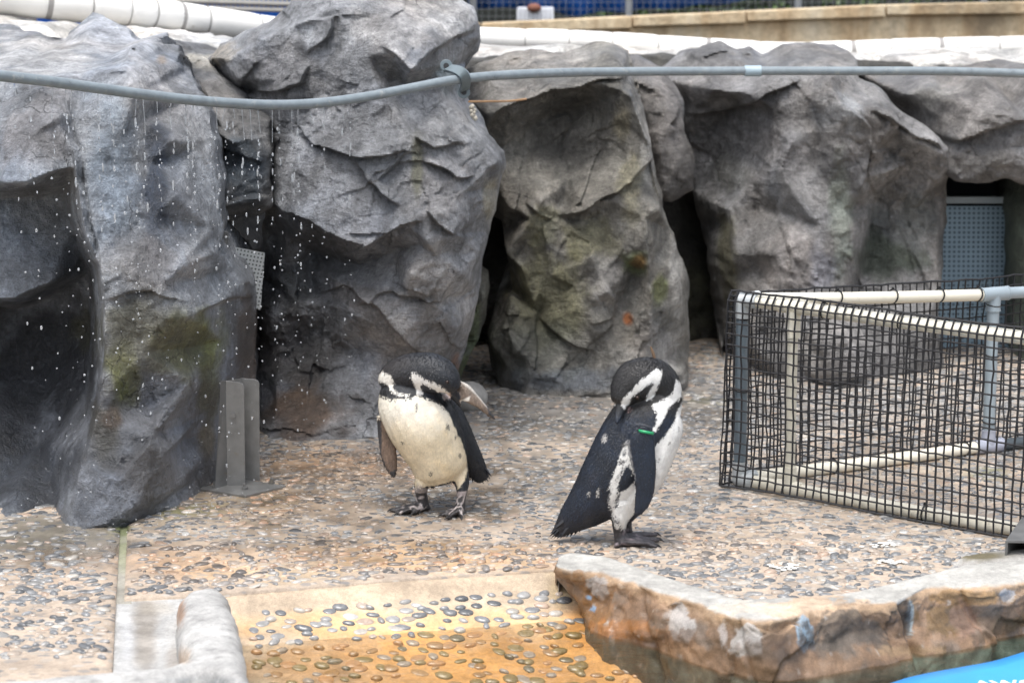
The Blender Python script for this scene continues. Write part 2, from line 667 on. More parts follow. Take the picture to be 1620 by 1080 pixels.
def rock(name, label, outline, ctrl, ledges=(), tints=(), base=(0.17, 0.165, 0.16), h=0.0052, amp=1.0, flk=0.20, seed=1, wets=(), smooth=1, thick=0.5, cat='boulder', group=None, mat=None, rnd=0.028, grain=0.35, warp=0.022):
    outl = [(p[0], p[1], p[2] if len(p) > 2 else fill_y(p, ctrl)) for p in outline]
    O = world_xz(outl)
    C = world_xz(ctrl)
    pts = np.vstack([C, O])
    res = delaunay_2d_cdt([Vector((a, b)) for a, b in pts[:, :2]], [], [], 0, 1e-6)
    tv, tf, orig = res[0], res[2], res[3]
    hgt = np.array([np.mean([pts[j, 2] for j in og]) if og else 0 for og in orig])
    tv = np.array([[v.x, v.y] for v in tv])
    poly = densify(O[:, :2], 0.025, 0.010, seed)
    V2, Q, (nx, ny, used, P, lo, hh) = polygrid(poly, h)
    # piecewise-plane surface, sampled with a warp
    q3 = np.c_[P * 1.0, np.full(len(P), seed * 3.7)]
    Wp = P + warp * np.c_[fbm(q3 * 7, 3, seed + 1), fbm(q3 * 7 + 31, 3, seed + 2)]
    Yv = np.full(len(P), np.nan)
    for f in tf:
        a, b, c = tv[f[0]], tv[f[1]], tv[f[2]]
        den = (b[1] - c[1]) * (a[0] - c[0]) + (c[0] - b[0]) * (a[1] - c[1])
        if abs(den) < 1e-12:
            continue
        l1 = ((b[1] - c[1]) * (Wp[:, 0] - c[0]) + (c[0] - b[0]) * (Wp[:, 1] - c[1])) / den
        l2 = ((c[1] - a[1]) * (Wp[:, 0] - c[0]) + (a[0] - c[0]) * (Wp[:, 1] - c[1])) / den
        l3 = 1 - l1 - l2
        m = (l1 >= -1e-6) & (l2 >= -1e-6) & (l3 >= -1e-6)
        Yv[m] = l1[m] * hgt[f[0]] + l2[m] * hgt[f[1]] + l3[m] * hgt[f[2]]
    bad = np.where(np.isnan(Yv))[0]
    if len(bad):
        bb, nr, _, _ = segdist(P[bad], O[:, :2])
        dd = (nr[:, None, 0] - O[None, :, 0]) ** 2 + (nr[:, None, 1] - O[None, :, 1]) ** 2 + 1e-5
        ww = 1 / dd ** 2
        Yv[bad] = (ww * O[None, :, 2]).sum(1) / ww.sum(1)
    G = Yv.reshape(nx, ny)
    for _ in range(smooth):
        Gp = np.pad(G, 1, mode='edge')
        G = (Gp[:-2, 1:-1] + Gp[2:, 1:-1] + Gp[1:-1, :-2] + Gp[1:-1, 2:] + 2 * G) / 6
    Yv = G.ravel()
    P3 = np.c_[P[:, 0], Yv, P[:, 1]]
    nz = seed * 5.3
    wq = P + 0.035 * np.c_[fbm(q3 * 5 + 3, 3, seed + 4), fbm(q3 * 5 + 13, 3, seed + 6)]
    ca, sa = math.cos(grain), math.sin(grain)
    an = np.c_[(wq[:, 0] * ca + wq[:, 1] * sa) * 0.75, (-wq[:, 0] * sa + wq[:, 1] * ca) * 1.3]
    mod = sstep(-0.15, 0.35, fbm(P3 * 2.2 + nz + 9, 2, seed + 8))
    mod2 = sstep(0.0, 0.4, fbm(P3 * 2.9 + nz + 29, 2, seed + 28))
    disp = 0.014 * (ridged(P3 * 2.6 + nz, 5, seed) - 0.8)
    disp += flk * 0.21 * flake(an, flk, seed + 3) * (0.45 + 0.55 * mod)
    disp += flk * 0.10 * flake(an + 3.3, flk * 0.45, seed + 9) * (0.25 + 0.75 * mod)
    disp += flk * 0.085 * flake(an * 1.0 + 1.3, flk * 0.19, seed + 19) * (.2 + .8 * mod2)
    disp += 0.0055 * flake(an * np.array([1, 1.8]) + 5.3, 0.02, seed + 29) * (.15 + .85 * mod2)
    disp += 0.006 * fbm(P3 * 13 + nz, 4, seed + 11, 0.6)
    disp += 0.0030 * ridged(P3 * np.array([38, 38, 55]) + nz, 3, seed + 12) * (0.3 + 0.7 * mod2)
    Yv = Yv - amp * disp
    # drawn edges: slabs whose lower / side edge stands proud
    for (pl, hgt_, wid, sgn) in ledges:
        pw = []
        for (lx, ly) in pl:
            yy = fill_y((lx, ly), ctrl, 0)
            v = at(lx, ly, yy)
            pw.append((v.x, v.z))
        pw = densify(pw, 0.03, 0.012, seed + 21, closed=False)
        d, _, par, side = segdist(wq * 0.35 + P * 0.65, pw, closed=False)
        tap = np.clip(par * 6, 0, 1) * np.clip((1 - par) * 6, 0, 1)
        sg = d * np.sign(side * sgn)
        on = sstep(-0.0045, 0.0045, sg)
        hgt_ = hgt_ * 1.25
        Yv = Yv - on * hgt_ * np.exp(-d / wid) * tap + (1 - on) * 0.35 * hgt_ * np.exp(-d / (wid * 0.35)) * tap
    G = Yv.reshape(nx, ny)
    Gp = np.pad(G, 1, mode='edge')
    Yv = ((Gp[:-2, 1:-1] + Gp[2:, 1:-1] + Gp[1:-1, :-2] + Gp[1:-1, 2:] + 8 * G) / 12).ravel()
    d, _, _, _ = segdist(V2, poly)
    Yu = Yv[used]
    t = np.clip(1 - d / rnd, 0, 1)
    Yu = Yu + rnd * (1 - np.sqrt(np.maximum(0, 1 - t * t)))
    V = np.c_[V2[:, 0], Yu, V2[:, 1]]
    # colours: mineral variation + painted tints (stains, and shade in some hollows)
    q = V * 1.0 + nz
    n = fbm(q * 3.2, 4, seed + 15)
    n2 = fbm(q * 9, 4, seed + 16)
    k = np.clip(1 + 0.55 * n + 0.35 * n2, 0.35, 2.1)
    cols = np.array(base)[None] * k[:, None]
    blue = sstep(0.05, 0.5, fbm(q * 2.0 + 40, 3, seed + 17))[:, None] * 0.5
    cols = cols * (1 - blue) + blue * cols * np.array([0.88, 0.98, 1.14])
    px = topx(V)
    wob = fbm(q * 8, 4, seed + 18)
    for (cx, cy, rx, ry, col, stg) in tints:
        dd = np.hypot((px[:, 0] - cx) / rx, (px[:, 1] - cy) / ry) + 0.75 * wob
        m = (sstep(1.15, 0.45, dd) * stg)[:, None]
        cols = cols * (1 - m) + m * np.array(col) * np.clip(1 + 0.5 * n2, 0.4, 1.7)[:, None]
    wetv = np.zeros(len(V))
    for (cx, cy, rx, ry, stg) in wets:
        dd = np.hypot((px[:, 0] - cx) / rx, (px[:, 1] - cy) / ry) + 0.5 * wob
        wetv = np.maximum(wetv, sstep(1.2, 0.5, dd) * stg)
    cols = cols * 1.22
    # back
    E = border_loops(Q)
    cen = V2.mean(0)
    bv = sorted({e[0] for e in E} | {e[1] for e in E})
    N = len(V)
    rings = [(0.07, 0.985), (0.22, 0.95), (thick, 0.85)]
    F = [tuple(x) for x in Q[:, ::-1].tolist()]
    allV, allC, allW = [V], [cols], [wetv]
    idx = {b: b for b in bv}
    for (dy, sc) in rings:
        nb = np.c_[cen[0] + (V2[bv, 0] - cen[0]) * sc, Yu[bv] + dy, cen[1] + (V2[bv, 1] - cen[1]) * sc]
        nb += 0.02 * np.c_[fbm(nb * 6, 2, 5), fbm(nb * 6 + 9, 2, 6), fbm(nb * 6 + 19, 2, 7)]
        new = {b: N + j for j, b in enumerate(bv)}
        for (a, b) in E:
            F.append((idx[a], idx[b], new[b], new[a]))
        allV.append(nb)
        allC.append(cols[bv])
        allW.append(wetv[bv] * 0)
        idx = new
        N += len(bv)
    cy = float(np.mean(Yu)) + thick
    allV.append(np.array([[cen[0], cy, cen[1]]]))
    allC.append(np.array([base]))
    allW.append(np.zeros(1))
    for (a, b) in E:
        F.append((idx[a], idx[b], N))
    me = mesh(name, np.vstack(allV), F, np.clip(np.vstack(allC), 0.004, 0.9), True, np.concatenate(allW))
    me.set_sharp_from_angle(angle=R(48))
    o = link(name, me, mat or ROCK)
    return tag(o, label, cat, group)


MOSS = (0.14, 0.15, 0.035)
GREEN = (0.14, 0.18, 0.07)
OCHRE = (0.30, 0.22, 0.10)
RUST = (0.26, 0.10, 0.03)
PALE = (0.42, 0.42, 0.42)
BLUEG = (0.20, 0.245, 0.30)
NAVY = (0.045, 0.06, 0.085)
BROWN = (0.085, 0.062, 0.045)
DARK = (0.045, 0.043, 0.045)

# boulder beside the dripping pipe
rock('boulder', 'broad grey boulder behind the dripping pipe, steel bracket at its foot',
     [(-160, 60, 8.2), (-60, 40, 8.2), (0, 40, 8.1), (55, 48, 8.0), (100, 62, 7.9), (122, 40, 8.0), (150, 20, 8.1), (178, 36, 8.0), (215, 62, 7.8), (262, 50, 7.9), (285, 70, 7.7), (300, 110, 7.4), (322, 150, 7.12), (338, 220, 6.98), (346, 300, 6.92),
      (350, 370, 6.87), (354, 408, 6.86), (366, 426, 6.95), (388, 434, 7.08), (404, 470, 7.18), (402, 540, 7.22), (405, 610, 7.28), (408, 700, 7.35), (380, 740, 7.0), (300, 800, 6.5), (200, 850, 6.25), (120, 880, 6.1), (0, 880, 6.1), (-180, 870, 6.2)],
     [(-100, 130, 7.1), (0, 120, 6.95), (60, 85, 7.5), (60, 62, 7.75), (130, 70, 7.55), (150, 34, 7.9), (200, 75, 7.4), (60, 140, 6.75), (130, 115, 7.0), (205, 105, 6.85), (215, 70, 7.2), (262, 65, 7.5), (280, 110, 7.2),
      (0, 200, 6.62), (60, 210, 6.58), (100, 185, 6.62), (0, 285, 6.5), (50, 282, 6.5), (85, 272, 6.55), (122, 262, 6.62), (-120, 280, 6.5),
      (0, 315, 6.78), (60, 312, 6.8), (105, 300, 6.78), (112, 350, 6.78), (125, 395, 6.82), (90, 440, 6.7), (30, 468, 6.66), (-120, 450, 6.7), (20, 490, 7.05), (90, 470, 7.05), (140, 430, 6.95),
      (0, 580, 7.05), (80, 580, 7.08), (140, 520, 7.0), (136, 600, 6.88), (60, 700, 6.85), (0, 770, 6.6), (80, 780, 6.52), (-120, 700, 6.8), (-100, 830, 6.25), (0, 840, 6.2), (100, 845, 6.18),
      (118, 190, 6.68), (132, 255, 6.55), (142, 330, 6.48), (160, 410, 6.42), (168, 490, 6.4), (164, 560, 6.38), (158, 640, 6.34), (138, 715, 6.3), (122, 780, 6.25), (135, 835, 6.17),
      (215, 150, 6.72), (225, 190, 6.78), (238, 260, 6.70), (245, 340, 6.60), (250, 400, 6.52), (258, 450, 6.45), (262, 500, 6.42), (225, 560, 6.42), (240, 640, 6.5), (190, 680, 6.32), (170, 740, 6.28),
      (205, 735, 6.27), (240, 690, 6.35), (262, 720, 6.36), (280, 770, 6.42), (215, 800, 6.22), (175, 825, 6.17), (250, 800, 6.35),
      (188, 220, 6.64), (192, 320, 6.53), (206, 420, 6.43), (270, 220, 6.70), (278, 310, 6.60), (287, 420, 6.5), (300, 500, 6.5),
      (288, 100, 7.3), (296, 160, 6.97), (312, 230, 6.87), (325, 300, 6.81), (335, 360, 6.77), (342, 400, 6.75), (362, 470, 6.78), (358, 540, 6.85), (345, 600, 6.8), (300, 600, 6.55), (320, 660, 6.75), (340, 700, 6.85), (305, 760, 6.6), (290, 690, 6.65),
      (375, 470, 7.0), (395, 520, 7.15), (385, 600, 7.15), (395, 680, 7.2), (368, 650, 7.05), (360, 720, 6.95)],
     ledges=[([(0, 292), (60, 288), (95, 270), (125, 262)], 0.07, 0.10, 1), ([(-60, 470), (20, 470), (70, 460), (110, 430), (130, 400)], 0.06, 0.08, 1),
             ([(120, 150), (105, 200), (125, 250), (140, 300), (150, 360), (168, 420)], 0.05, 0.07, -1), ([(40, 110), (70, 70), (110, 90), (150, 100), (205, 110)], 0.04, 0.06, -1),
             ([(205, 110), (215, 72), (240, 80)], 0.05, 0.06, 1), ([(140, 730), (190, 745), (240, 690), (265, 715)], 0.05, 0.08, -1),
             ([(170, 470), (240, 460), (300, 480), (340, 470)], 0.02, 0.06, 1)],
     tints=[(60, 90, 120, 45, PALE, .75), (200, 60, 90, 40, (0.46, 0.48, 0.52), .8), (240, 130, 70, 50, (0.36, 0.36, 0.37), .55), (180, 260, 60, 150, BLUEG, .75), (310, 300, 40, 200, (0.33, 0.35, 0.38), .6), (245, 290, 24, 140, (0.03, 0.045, 0.075), .9),  # last tint paints shade into the upright groove
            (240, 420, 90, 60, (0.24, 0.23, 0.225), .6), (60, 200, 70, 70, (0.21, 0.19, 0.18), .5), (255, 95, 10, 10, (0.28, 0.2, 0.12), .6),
            (60, 580, 120, 120, (0.026, 0.028, 0.034), .85), (30, 760, 100, 100, (0.028, 0.037, 0.052), .85), (190, 600, 30, 60, MOSS, .9), (300, 540, 60, 60, MOSS, .75), (230, 520, 100, 70, (0.115, 0.11, 0.05), .6), (170, 690, 30, 70, (0.06, 0.05, 0.02), .7), (330, 600, 20, 90, MOSS, .6), (190, 615, 14, 22, (0.14, 0.17, 0.03), .7),  # first two tints paint shade into the lower left hollows
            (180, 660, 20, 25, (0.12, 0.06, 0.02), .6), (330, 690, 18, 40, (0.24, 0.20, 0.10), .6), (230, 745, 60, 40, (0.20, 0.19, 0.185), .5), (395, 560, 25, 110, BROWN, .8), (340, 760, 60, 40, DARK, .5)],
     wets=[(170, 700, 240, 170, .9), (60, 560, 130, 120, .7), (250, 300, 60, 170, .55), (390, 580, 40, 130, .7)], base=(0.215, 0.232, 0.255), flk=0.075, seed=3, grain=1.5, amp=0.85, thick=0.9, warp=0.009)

# wedge between the two large boulders
rock('boulder', 'dark wedge of rock above the small perforated plate, between two big boulders',
     [(270, 60, 8.2), (310, 84, 8.1), (345, 115, 8.0), (390, 150, 7.9), (425, 190), (432, 250), (430, 330), (398, 340), (350, 346), (300, 346), (270, 200, 8.2)],
     [(300, 110, 8.0), (330, 150, 7.75), (370, 180, 7.7), (400, 210, 7.65), (415, 315, 7.6), (360, 320, 7.55), (350, 200, 7.6), (390, 250, 7.6), (380, 225, 7.62), (330, 240, 7.7)],
     ledges=[([(330, 190), (375, 215), (425, 220)], 0.04, 0.06, -1), ([(340, 325), (380, 316), (428, 312)], 0.05, 0.05, -1)],
     tints=[(320, 95, 30, 20, (0.5, 0.47, 0.4), .7), (340, 150, 40, 40, (0.30, 0.29, 0.28), .6), (380, 270, 60, 60, (0.06, 0.085, 0.11), .8)], base=(0.15, 0.15, 0.15), seed=8, wets=[(380, 280, 60, 50, .6)], thick=1.2)  # back extended like a roof to keep skylight out of the gap

rock('boulder', 'tall grey boulder with the pipe clamp screwed to it, behind the bowing penguin',
     [(327, 92, 8.1), (345, 68, 8.1), (385, 50, 8.0), (425, 36, 7.95), (455, 10, 7.9), (480, -25, 7.9), (520, -60, 7.9), (600, -70, 8.0), (690, -40, 8.1), (728, -2, 8.1), (748, 12, 8.1), (760, 44, 8.1), (755, 78, 8.05), (738, 96, 8.0), (732, 122, 7.95), (745, 160, 7.9),
      (768, 200, 7.9), (797, 238, 7.85), (799, 262, 7.85), (788, 300, 7.85), (786, 330, 7.85), (772, 370, 7.85), (764, 410, 7.85), (757, 470, 7.85), (742, 530, 7.85), (728, 580, 7.95), (706, 630, 7.95), (700, 690, 7.8), (640, 715, 7.5), (520, 720, 7.4), (412, 715, 7.45), (400, 640, 7.8), (408, 560, 7.95), (412, 440, 7.95), (418, 330, 7.9), (420, 220, 7.95), (385, 150, 8.0), (345, 118, 8.1)],
     [(350, 92, 7.9), (400, 75, 7.8), (470, 40, 7.7), (530, 10, 7.62), (380, 125, 7.85), (520, 100, 7.6), (440, 130, 7.7), (560, 50, 7.58), (582, 92, 7.5), (610, 150, 7.45), (640, 190, 7.42), (660, 250, 7.36), (668, 310, 7.32), (672, 380, 7.3),
      (600, 20, 7.66), (640, 55, 7.5), (690, 20, 7.75), (735, 20, 7.95), (748, 62, 7.9), (690, 68, 7.55), (652, 112, 7.36), (625, 80, 7.42), (600, 60, 7.5),
      (670, 130, 7.62), (710, 100, 7.66), (735, 115, 7.8), (700, 150, 7.62), (640, 135, 7.6), (740, 180, 7.72), (700, 220, 7.46), (760, 230, 7.62), (785, 260, 7.6), (770, 320, 7.62), (730, 300, 7.42), (720, 370, 7.4), (755, 400, 7.62), (700, 260, 7.4),
      (440, 220, 7.75), (440, 320, 7.68), (500, 180, 7.62), (500, 280, 7.54), (560, 240, 7.46), (560, 330, 7.4), (600, 300, 7.4), (480, 345, 7.52), (530, 372, 7.44), (568, 388, 7.4), (610, 372, 7.38), (640, 352, 7.36),
      (450, 372, 7.75), (500, 400, 7.74), (570, 418, 7.66), (620, 398, 7.56), (660, 380, 7.42), (440, 440, 7.78), (470, 480, 7.72), (530, 480, 7.6), (560, 462, 7.52),
      (650, 430, 7.35), (690, 400, 7.37), (690, 450, 7.39), (735, 430, 7.45), (640, 470, 7.44), (690, 475, 7.42), (600, 480, 7.45), (720, 520, 7.55), (640, 530, 7.46), (700, 560, 7.6), (560, 500, 7.52),
      (440, 540, 7.78), (520, 540, 7.68), (600, 560, 7.6), (670, 600, 7.68), (690, 640, 7.7), (440, 640, 7.62), (520, 640, 7.55), (600, 640, 7.55), (640, 690, 7.5), (560, 695, 7.44), (470, 695, 7.42), (420, 690, 7.5)],
     ledges=[([(440, 335), (490, 345), (530, 372), (568, 388), (605, 374), (640, 352), (672, 345)], 0.06, 0.10, 1), ([(465, 195), (510, 230), (560, 245), (610, 242), (650, 240)], 0.05, 0.10, 1), ([(560, 245), (580, 285), (605, 310), (635, 325)], 0.045, 0.08, 1),
             ([(462, 30), (500, 32), (525, 30), (520, 60), (485, 90)], 0.035, 0.05, -1), ([(400, 145), (440, 140), (475, 130), (492, 104)], 0.04, 0.07, 1), ([(655, 215), (690, 235), (735, 222)], 0.05, 0.07, 1), ([(665, 255), (700, 262), (725, 280), (755, 275)], 0.05, 0.06, 1),
             ([(673, 325), (690, 350), (716, 370), (735, 345)], 0.04, 0.06, 1), ([(600, 70), (650, 112), (690, 75), (755, 45)], 0.05, 0.07, 1), ([(560, 480), (620, 460), (680, 480), (730, 470)], 0.03, 0.08, 1), ([(500, 470), (540, 450), (590, 480), (640, 540), (690, 580)], 0.03, 0.08, 1)],
     tints=[(630, 50, 70, 60, (0.40, 0.39, 0.385), .75), (710, 20, 50, 40, (0.38, 0.39, 0.40), .6), (450, 120, 110, 60, (0.17, 0.165, 0.165), .5), (690, 200, 60, 60, (0.34, 0.34, 0.345), .7), (690, 300, 60, 70, (0.31, 0.30, 0.30), .65), (540, 300, 90, 60, (0.15, 0.155, 0.165), .5), (710, 120, 30, 30, (0.20, 0.25, 0.27), .7),
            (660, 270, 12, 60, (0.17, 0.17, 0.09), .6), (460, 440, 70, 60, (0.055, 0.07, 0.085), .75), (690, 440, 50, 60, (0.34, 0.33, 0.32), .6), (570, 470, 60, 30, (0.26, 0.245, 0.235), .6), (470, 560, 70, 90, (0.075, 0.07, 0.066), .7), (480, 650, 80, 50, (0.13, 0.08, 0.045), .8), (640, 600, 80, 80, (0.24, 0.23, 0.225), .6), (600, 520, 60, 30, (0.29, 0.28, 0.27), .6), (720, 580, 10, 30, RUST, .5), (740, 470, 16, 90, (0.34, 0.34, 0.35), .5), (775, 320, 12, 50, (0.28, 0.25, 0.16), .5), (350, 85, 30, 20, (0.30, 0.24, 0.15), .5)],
     wets=[(460, 620, 100, 110, .8), (450, 430, 70, 90, .7)], base=(0.215, 0.222, 0.235), seed=5, grain=0.5, thick=1.1)  # deep back shaped to darken the gaps on either side

rock('boulder', 'mossy brown-grey boulder with a pale right edge, behind the turned penguin',
     [(690, 120, 9.2), (735, 110, 9.1), (770, 96, 9.1), (800, 84, 9.1), (850, 76, 9.1), (895, 82, 9.0), (930, 70, 9.0), (965, 66, 9.0), (992, 78, 9.0), (1004, 108, 8.8), (1012, 140, 8.7), (1022, 190, 8.65), (1034, 250, 8.6), (1048, 318, 8.6), (1064, 370, 8.6), (1080, 410, 8.65), (1090, 470, 8.65), (1091, 560, 8.6), (1088, 650, 8.45), (960, 655, 8.25), (850, 655, 8.3), (800, 655, 8.5), (792, 615, 8.6), (776, 570, 8.65), (771, 525, 8.7), (784, 478, 8.7), (812, 456, 8.6), (802, 400, 8.6), (790, 350, 8.7), (755, 330, 9.0), (690, 320, 9.3)],
     [(770, 125, 8.75), (850, 100, 8.75), (900, 105, 8.7), (960, 85, 8.75), (985, 110, 8.5), (770, 180, 8.5), (800, 200, 8.55), (830, 160, 8.45), (870, 142, 8.42), (930, 132, 8.42), (985, 140, 8.36),
      (760, 240, 8.7), (800, 230, 8.6), (800, 275, 8.5), (860, 185, 8.62), (930, 165, 8.62), (880, 230, 8.62), (940, 240, 8.56), (975, 200, 8.46), (850, 270, 8.5), (900, 280, 8.48), (830, 300, 8.42), (800, 320, 8.45),
      (1000, 150, 8.33), (1015, 210, 8.3), (1030, 255, 8.26), (985, 250, 8.42), (1000, 290, 8.3), (960, 312, 8.3), (925, 330, 8.3), (895, 322, 8.46), (860, 318, 8.34), (840, 345, 8.36), (890, 345, 8.42), (940, 345, 8.36), (1045, 330, 8.33), (1020, 340, 8.3),
      (800, 400, 8.44), (830, 430, 8.42), (880, 400, 8.4), (930, 400, 8.3), (975, 400, 8.36), (1000, 430, 8.42), (1030, 420, 8.3), (1065, 420, 8.4), (1080, 480, 8.42), (960, 460, 8.26), (930, 490, 8.28), (985, 480, 8.42), (1025, 500, 8.3), (985, 520, 8.36),
      (805, 470, 8.42), (780, 540, 8.42), (800, 520, 8.36), (850, 500, 8.42), (870, 520, 8.4), (800, 580, 8.42), (785, 615, 8.5), (840, 570, 8.36), (900, 560, 8.36), (900, 610, 8.28), (960, 540, 8.3), (965, 600, 8.27), (1020, 580, 8.28), (1080, 590, 8.36), (1030, 620, 8.3), (830, 620, 8.35)],
     ledges=[([(880, 338), (925, 330), (965, 312), (1000, 290), (1030, 255)], 0.05, 0.06, 1), ([(1000, 150), (1016, 215), (1034, 260), (1048, 330), (1075, 405)], 0.03, 0.05, 1), ([(760, 215), (800, 170), (860, 150), (930, 130), (1000, 125)], 0.05, 0.07, 1), ([(830, 320), (850, 335), (862, 312)], 0.04, 0.04, 1), ([(1020, 340), (1025, 400), (1030, 500), (1030, 600)], 0.03, 0.05, -1),
             ([(850, 500), (870, 520), (900, 540), (950, 560)], 0.03, 0.05, 1), ([(960, 440), (975, 470), (970, 500), (930, 510)], 0.03, 0.04, -1), ([(790, 330), (800, 420), (808, 470), (790, 500)], 0.04, 0.05, 1)],
     tints=[(850, 95, 90, 25, (0.30, 0.28, 0.26), .5), (980, 90, 20, 20, (0.16, 0.155, 0.15), .5), (800, 150, 60, 30, (0.28, 0.265, 0.25), .5), (900, 220, 80, 60, (0.12, 0.112, 0.10), .6), (1000, 300, 25, 60, (0.26, 0.24, 0.15), .6), (985, 190, 18, 40, (0.25, 0.22, 0.14), .6), (1025, 230, 14, 80, (0.34, 0.33, 0.31), .6), (1070, 440, 14, 90, (0.36, 0.35, 0.33), .6), (1040, 560, 40, 60, (0.32, 0.31, 0.30), .6), (960, 450, 40, 60, (0.21, 0.20, 0.195), .5), (870, 470, 70, 80, (0.13, 0.125, 0.065), .75), (930, 380, 60, 40, (0.20, 0.19, 0.10), .6), (1005, 420, 20, 26, GREEN, .8), (1010, 415, 14, 14, (0.20, 0.09, 0.02), .7), (993, 505, 9, 12, (0.32, 0.10, 0.02), .9), (1045, 460, 16, 30, (0.13, 0.15, 0.04), .7), (860, 360, 30, 40, (0.20, 0.20, 0.11), .5), (760, 520, 30, 80, (0.07, 0.085, 0.05), .6), (880, 600, 110, 22, (0.13, 0.16, 0.20), .6), (860, 560, 70, 50, (0.09, 0.10, 0.085), .5), (800, 440, 30, 30, (0.22, 0.20, 0.11), .4)],
     base=(0.19, 0.182, 0.162), seed=11, wets=[(850, 600, 140, 40, .5)], grain=0.9, h=0.0058, thick=0.9)  # deep back shaped to darken the clefts beside it

rock('boulder', 'narrow green-edged slab leaning in the cleft between the tall and the mossy boulder',
     [(735, 440, 8.4), (760, 425, 8.4), (776, 432, 8.4), (773, 480, 8.4), (756, 540, 8.4), (732, 590, 8.3), (715, 640, 8.3), (690, 640, 8.3), (700, 540, 8.4)],
     [(755, 450, 8.25), (765, 470, 8.2), (745, 520, 8.2), (725, 580, 8.15), (705, 600, 8.2)], tints=[(750, 520, 14, 70, (0.11, 0.14, 0.07), .8), (735, 580, 12, 30, GREEN, .7)], base=(0.10, 0.10, 0.085), seed=13, thick=0.3, h=0.01)
rock('boulder', 'smooth dark boulder roofing the narrow cave beside the mossy boulder',
     [(940, 90, 9.4), (1010, 88, 9.4), (1050, 108, 9.3), (1085, 160, 9.2), (1085, 210), (1100, 260), (1098, 300), (1060, 322), (1030, 310), (960, 300, 9.4)],
     [(1000, 120, 9.1), (1040, 140, 9.0), (1070, 190, 8.95), (1080, 250, 8.92), (1085, 290, 8.95), (1055, 300, 8.9), (1040, 220, 8.9), (1020, 170, 8.95)],
     tints=[(1040, 150, 40, 25, (0.26, 0.25, 0.24), .5)], base=(0.14, 0.132, 0.125), seed=14, thick=0.5, h=0.01)

rock('boulder', 'rugged grey-brown boulder mass behind the netted pen',
     [(1010, 116, 9.8), (1050, 105, 9.7), (1075, 84, 9.7), (1108, 70, 9.7), (1135, 67, 9.7), (1160, 76, 9.7), (1185, 74, 9.7), (1205, 84, 9.7), (1240, 70, 9.6), (1290, 66, 9.6), (1325, 68, 9.6), (1345, 80, 9.5), (1358, 96, 9.4), (1362, 122, 9.2), (1392, 140, 9.1), (1420, 172, 9.0), (1465, 200, 9.0), (1500, 232, 9.0), (1502, 262, 9.05), (1498, 300, 9.2), (1490, 420, 9.3), (1485, 615, 8.9), (1360, 625, 8.6), (1250, 625, 8.6), (1150, 615, 8.9), (1132, 560, 9.5), (1128, 480, 9.5), (1115, 380, 9.5), (1095, 300, 9.5), (1070, 220, 9.5), (1040, 160, 9.6)],
     [(1060, 125, 9.4), (1110, 90, 9.4), (1150, 90, 9.4), (1130, 140, 9.1), (1200, 105, 9.3), (1190, 150, 9.0), (1260, 85, 9.35), (1330, 85, 9.35), (1280, 110, 9.1), (1345, 112, 9.15), (1240, 120, 9.0),
      (1100, 170, 9.35), (1160, 170, 9.3), (1120, 210, 9.4), (1180, 230, 9.2), (1110, 260, 9.45), (1140, 300, 9.3), (1150, 330, 9.1), (1165, 400, 8.95), (1200, 210, 9.1), (1225, 175, 8.95), (1270, 150, 8.88), (1310, 125, 8.86), (1250, 230, 8.85), (1240, 290, 8.86), (1190, 290, 9.08), (1215, 330, 9.05), (1230, 400, 8.8), (1190, 430, 8.95), (1150, 440, 9.1), (1150, 520, 9.15), (1180, 500, 8.88), (1240, 470, 8.76), (1200, 560, 8.72), (1250, 560, 8.62),
      (1330, 170, 8.78), (1290, 200, 8.86), (1285, 260, 8.9), (1370, 190, 8.8), (1380, 230, 8.82), (1372, 280, 8.84), (1320, 230, 8.8), (1310, 300, 8.86), (1335, 330, 8.88), (1300, 360, 8.78), (1350, 370, 8.86), (1300, 440, 8.74), (1345, 440, 8.84), (1320, 500, 8.70), (1310, 570, 8.60),
      (1390, 170, 8.85), (1420, 200, 8.82), (1460, 225, 8.84), (1490, 245, 8.86), (1400, 240, 9.0), (1440, 260, 9.0), (1480, 280, 9.0), (1385, 320, 9.12), (1440, 330, 9.1), (1480, 360, 9.1), (1370, 430, 9.1), (1430, 430, 9.02), (1480, 450, 9.06), (1400, 560, 8.72), (1460, 570, 8.80)],
     ledges=[([(1375, 170), (1420, 195), (1460, 215), (1500, 245)], 0.06, 0.06, 1), ([(1290, 130), (1340, 165), (1378, 200), (1372, 280), (1350, 330)], 0.04, 0.05, -1), ([(1090, 180), (1150, 175), (1210, 150), (1270, 125)], 0.06, 0.06, 1), ([(1240, 300), (1225, 340), (1250, 400), (1235, 470)], 0.03, 0.05, 1), ([(1100, 90), (1150, 84), (1200, 92)], 0.04, 0.04, 1), ([(1250, 80), (1300, 110), (1350, 105)], 0.04, 0.05, -1)],
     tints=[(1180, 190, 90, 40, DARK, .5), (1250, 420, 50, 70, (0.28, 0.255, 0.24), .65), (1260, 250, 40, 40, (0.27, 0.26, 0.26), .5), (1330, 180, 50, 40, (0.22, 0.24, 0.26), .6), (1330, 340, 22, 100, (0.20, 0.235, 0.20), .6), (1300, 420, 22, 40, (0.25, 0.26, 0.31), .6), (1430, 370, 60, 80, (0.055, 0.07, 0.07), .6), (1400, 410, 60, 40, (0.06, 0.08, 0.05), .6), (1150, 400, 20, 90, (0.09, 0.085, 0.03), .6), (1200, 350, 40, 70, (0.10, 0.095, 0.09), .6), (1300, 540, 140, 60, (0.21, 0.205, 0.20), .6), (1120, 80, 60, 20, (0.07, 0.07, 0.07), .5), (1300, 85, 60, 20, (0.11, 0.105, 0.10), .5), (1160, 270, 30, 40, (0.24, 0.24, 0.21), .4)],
     base=(0.205, 0.20, 0.196), seed=17, grain=2.0, h=0.0068)

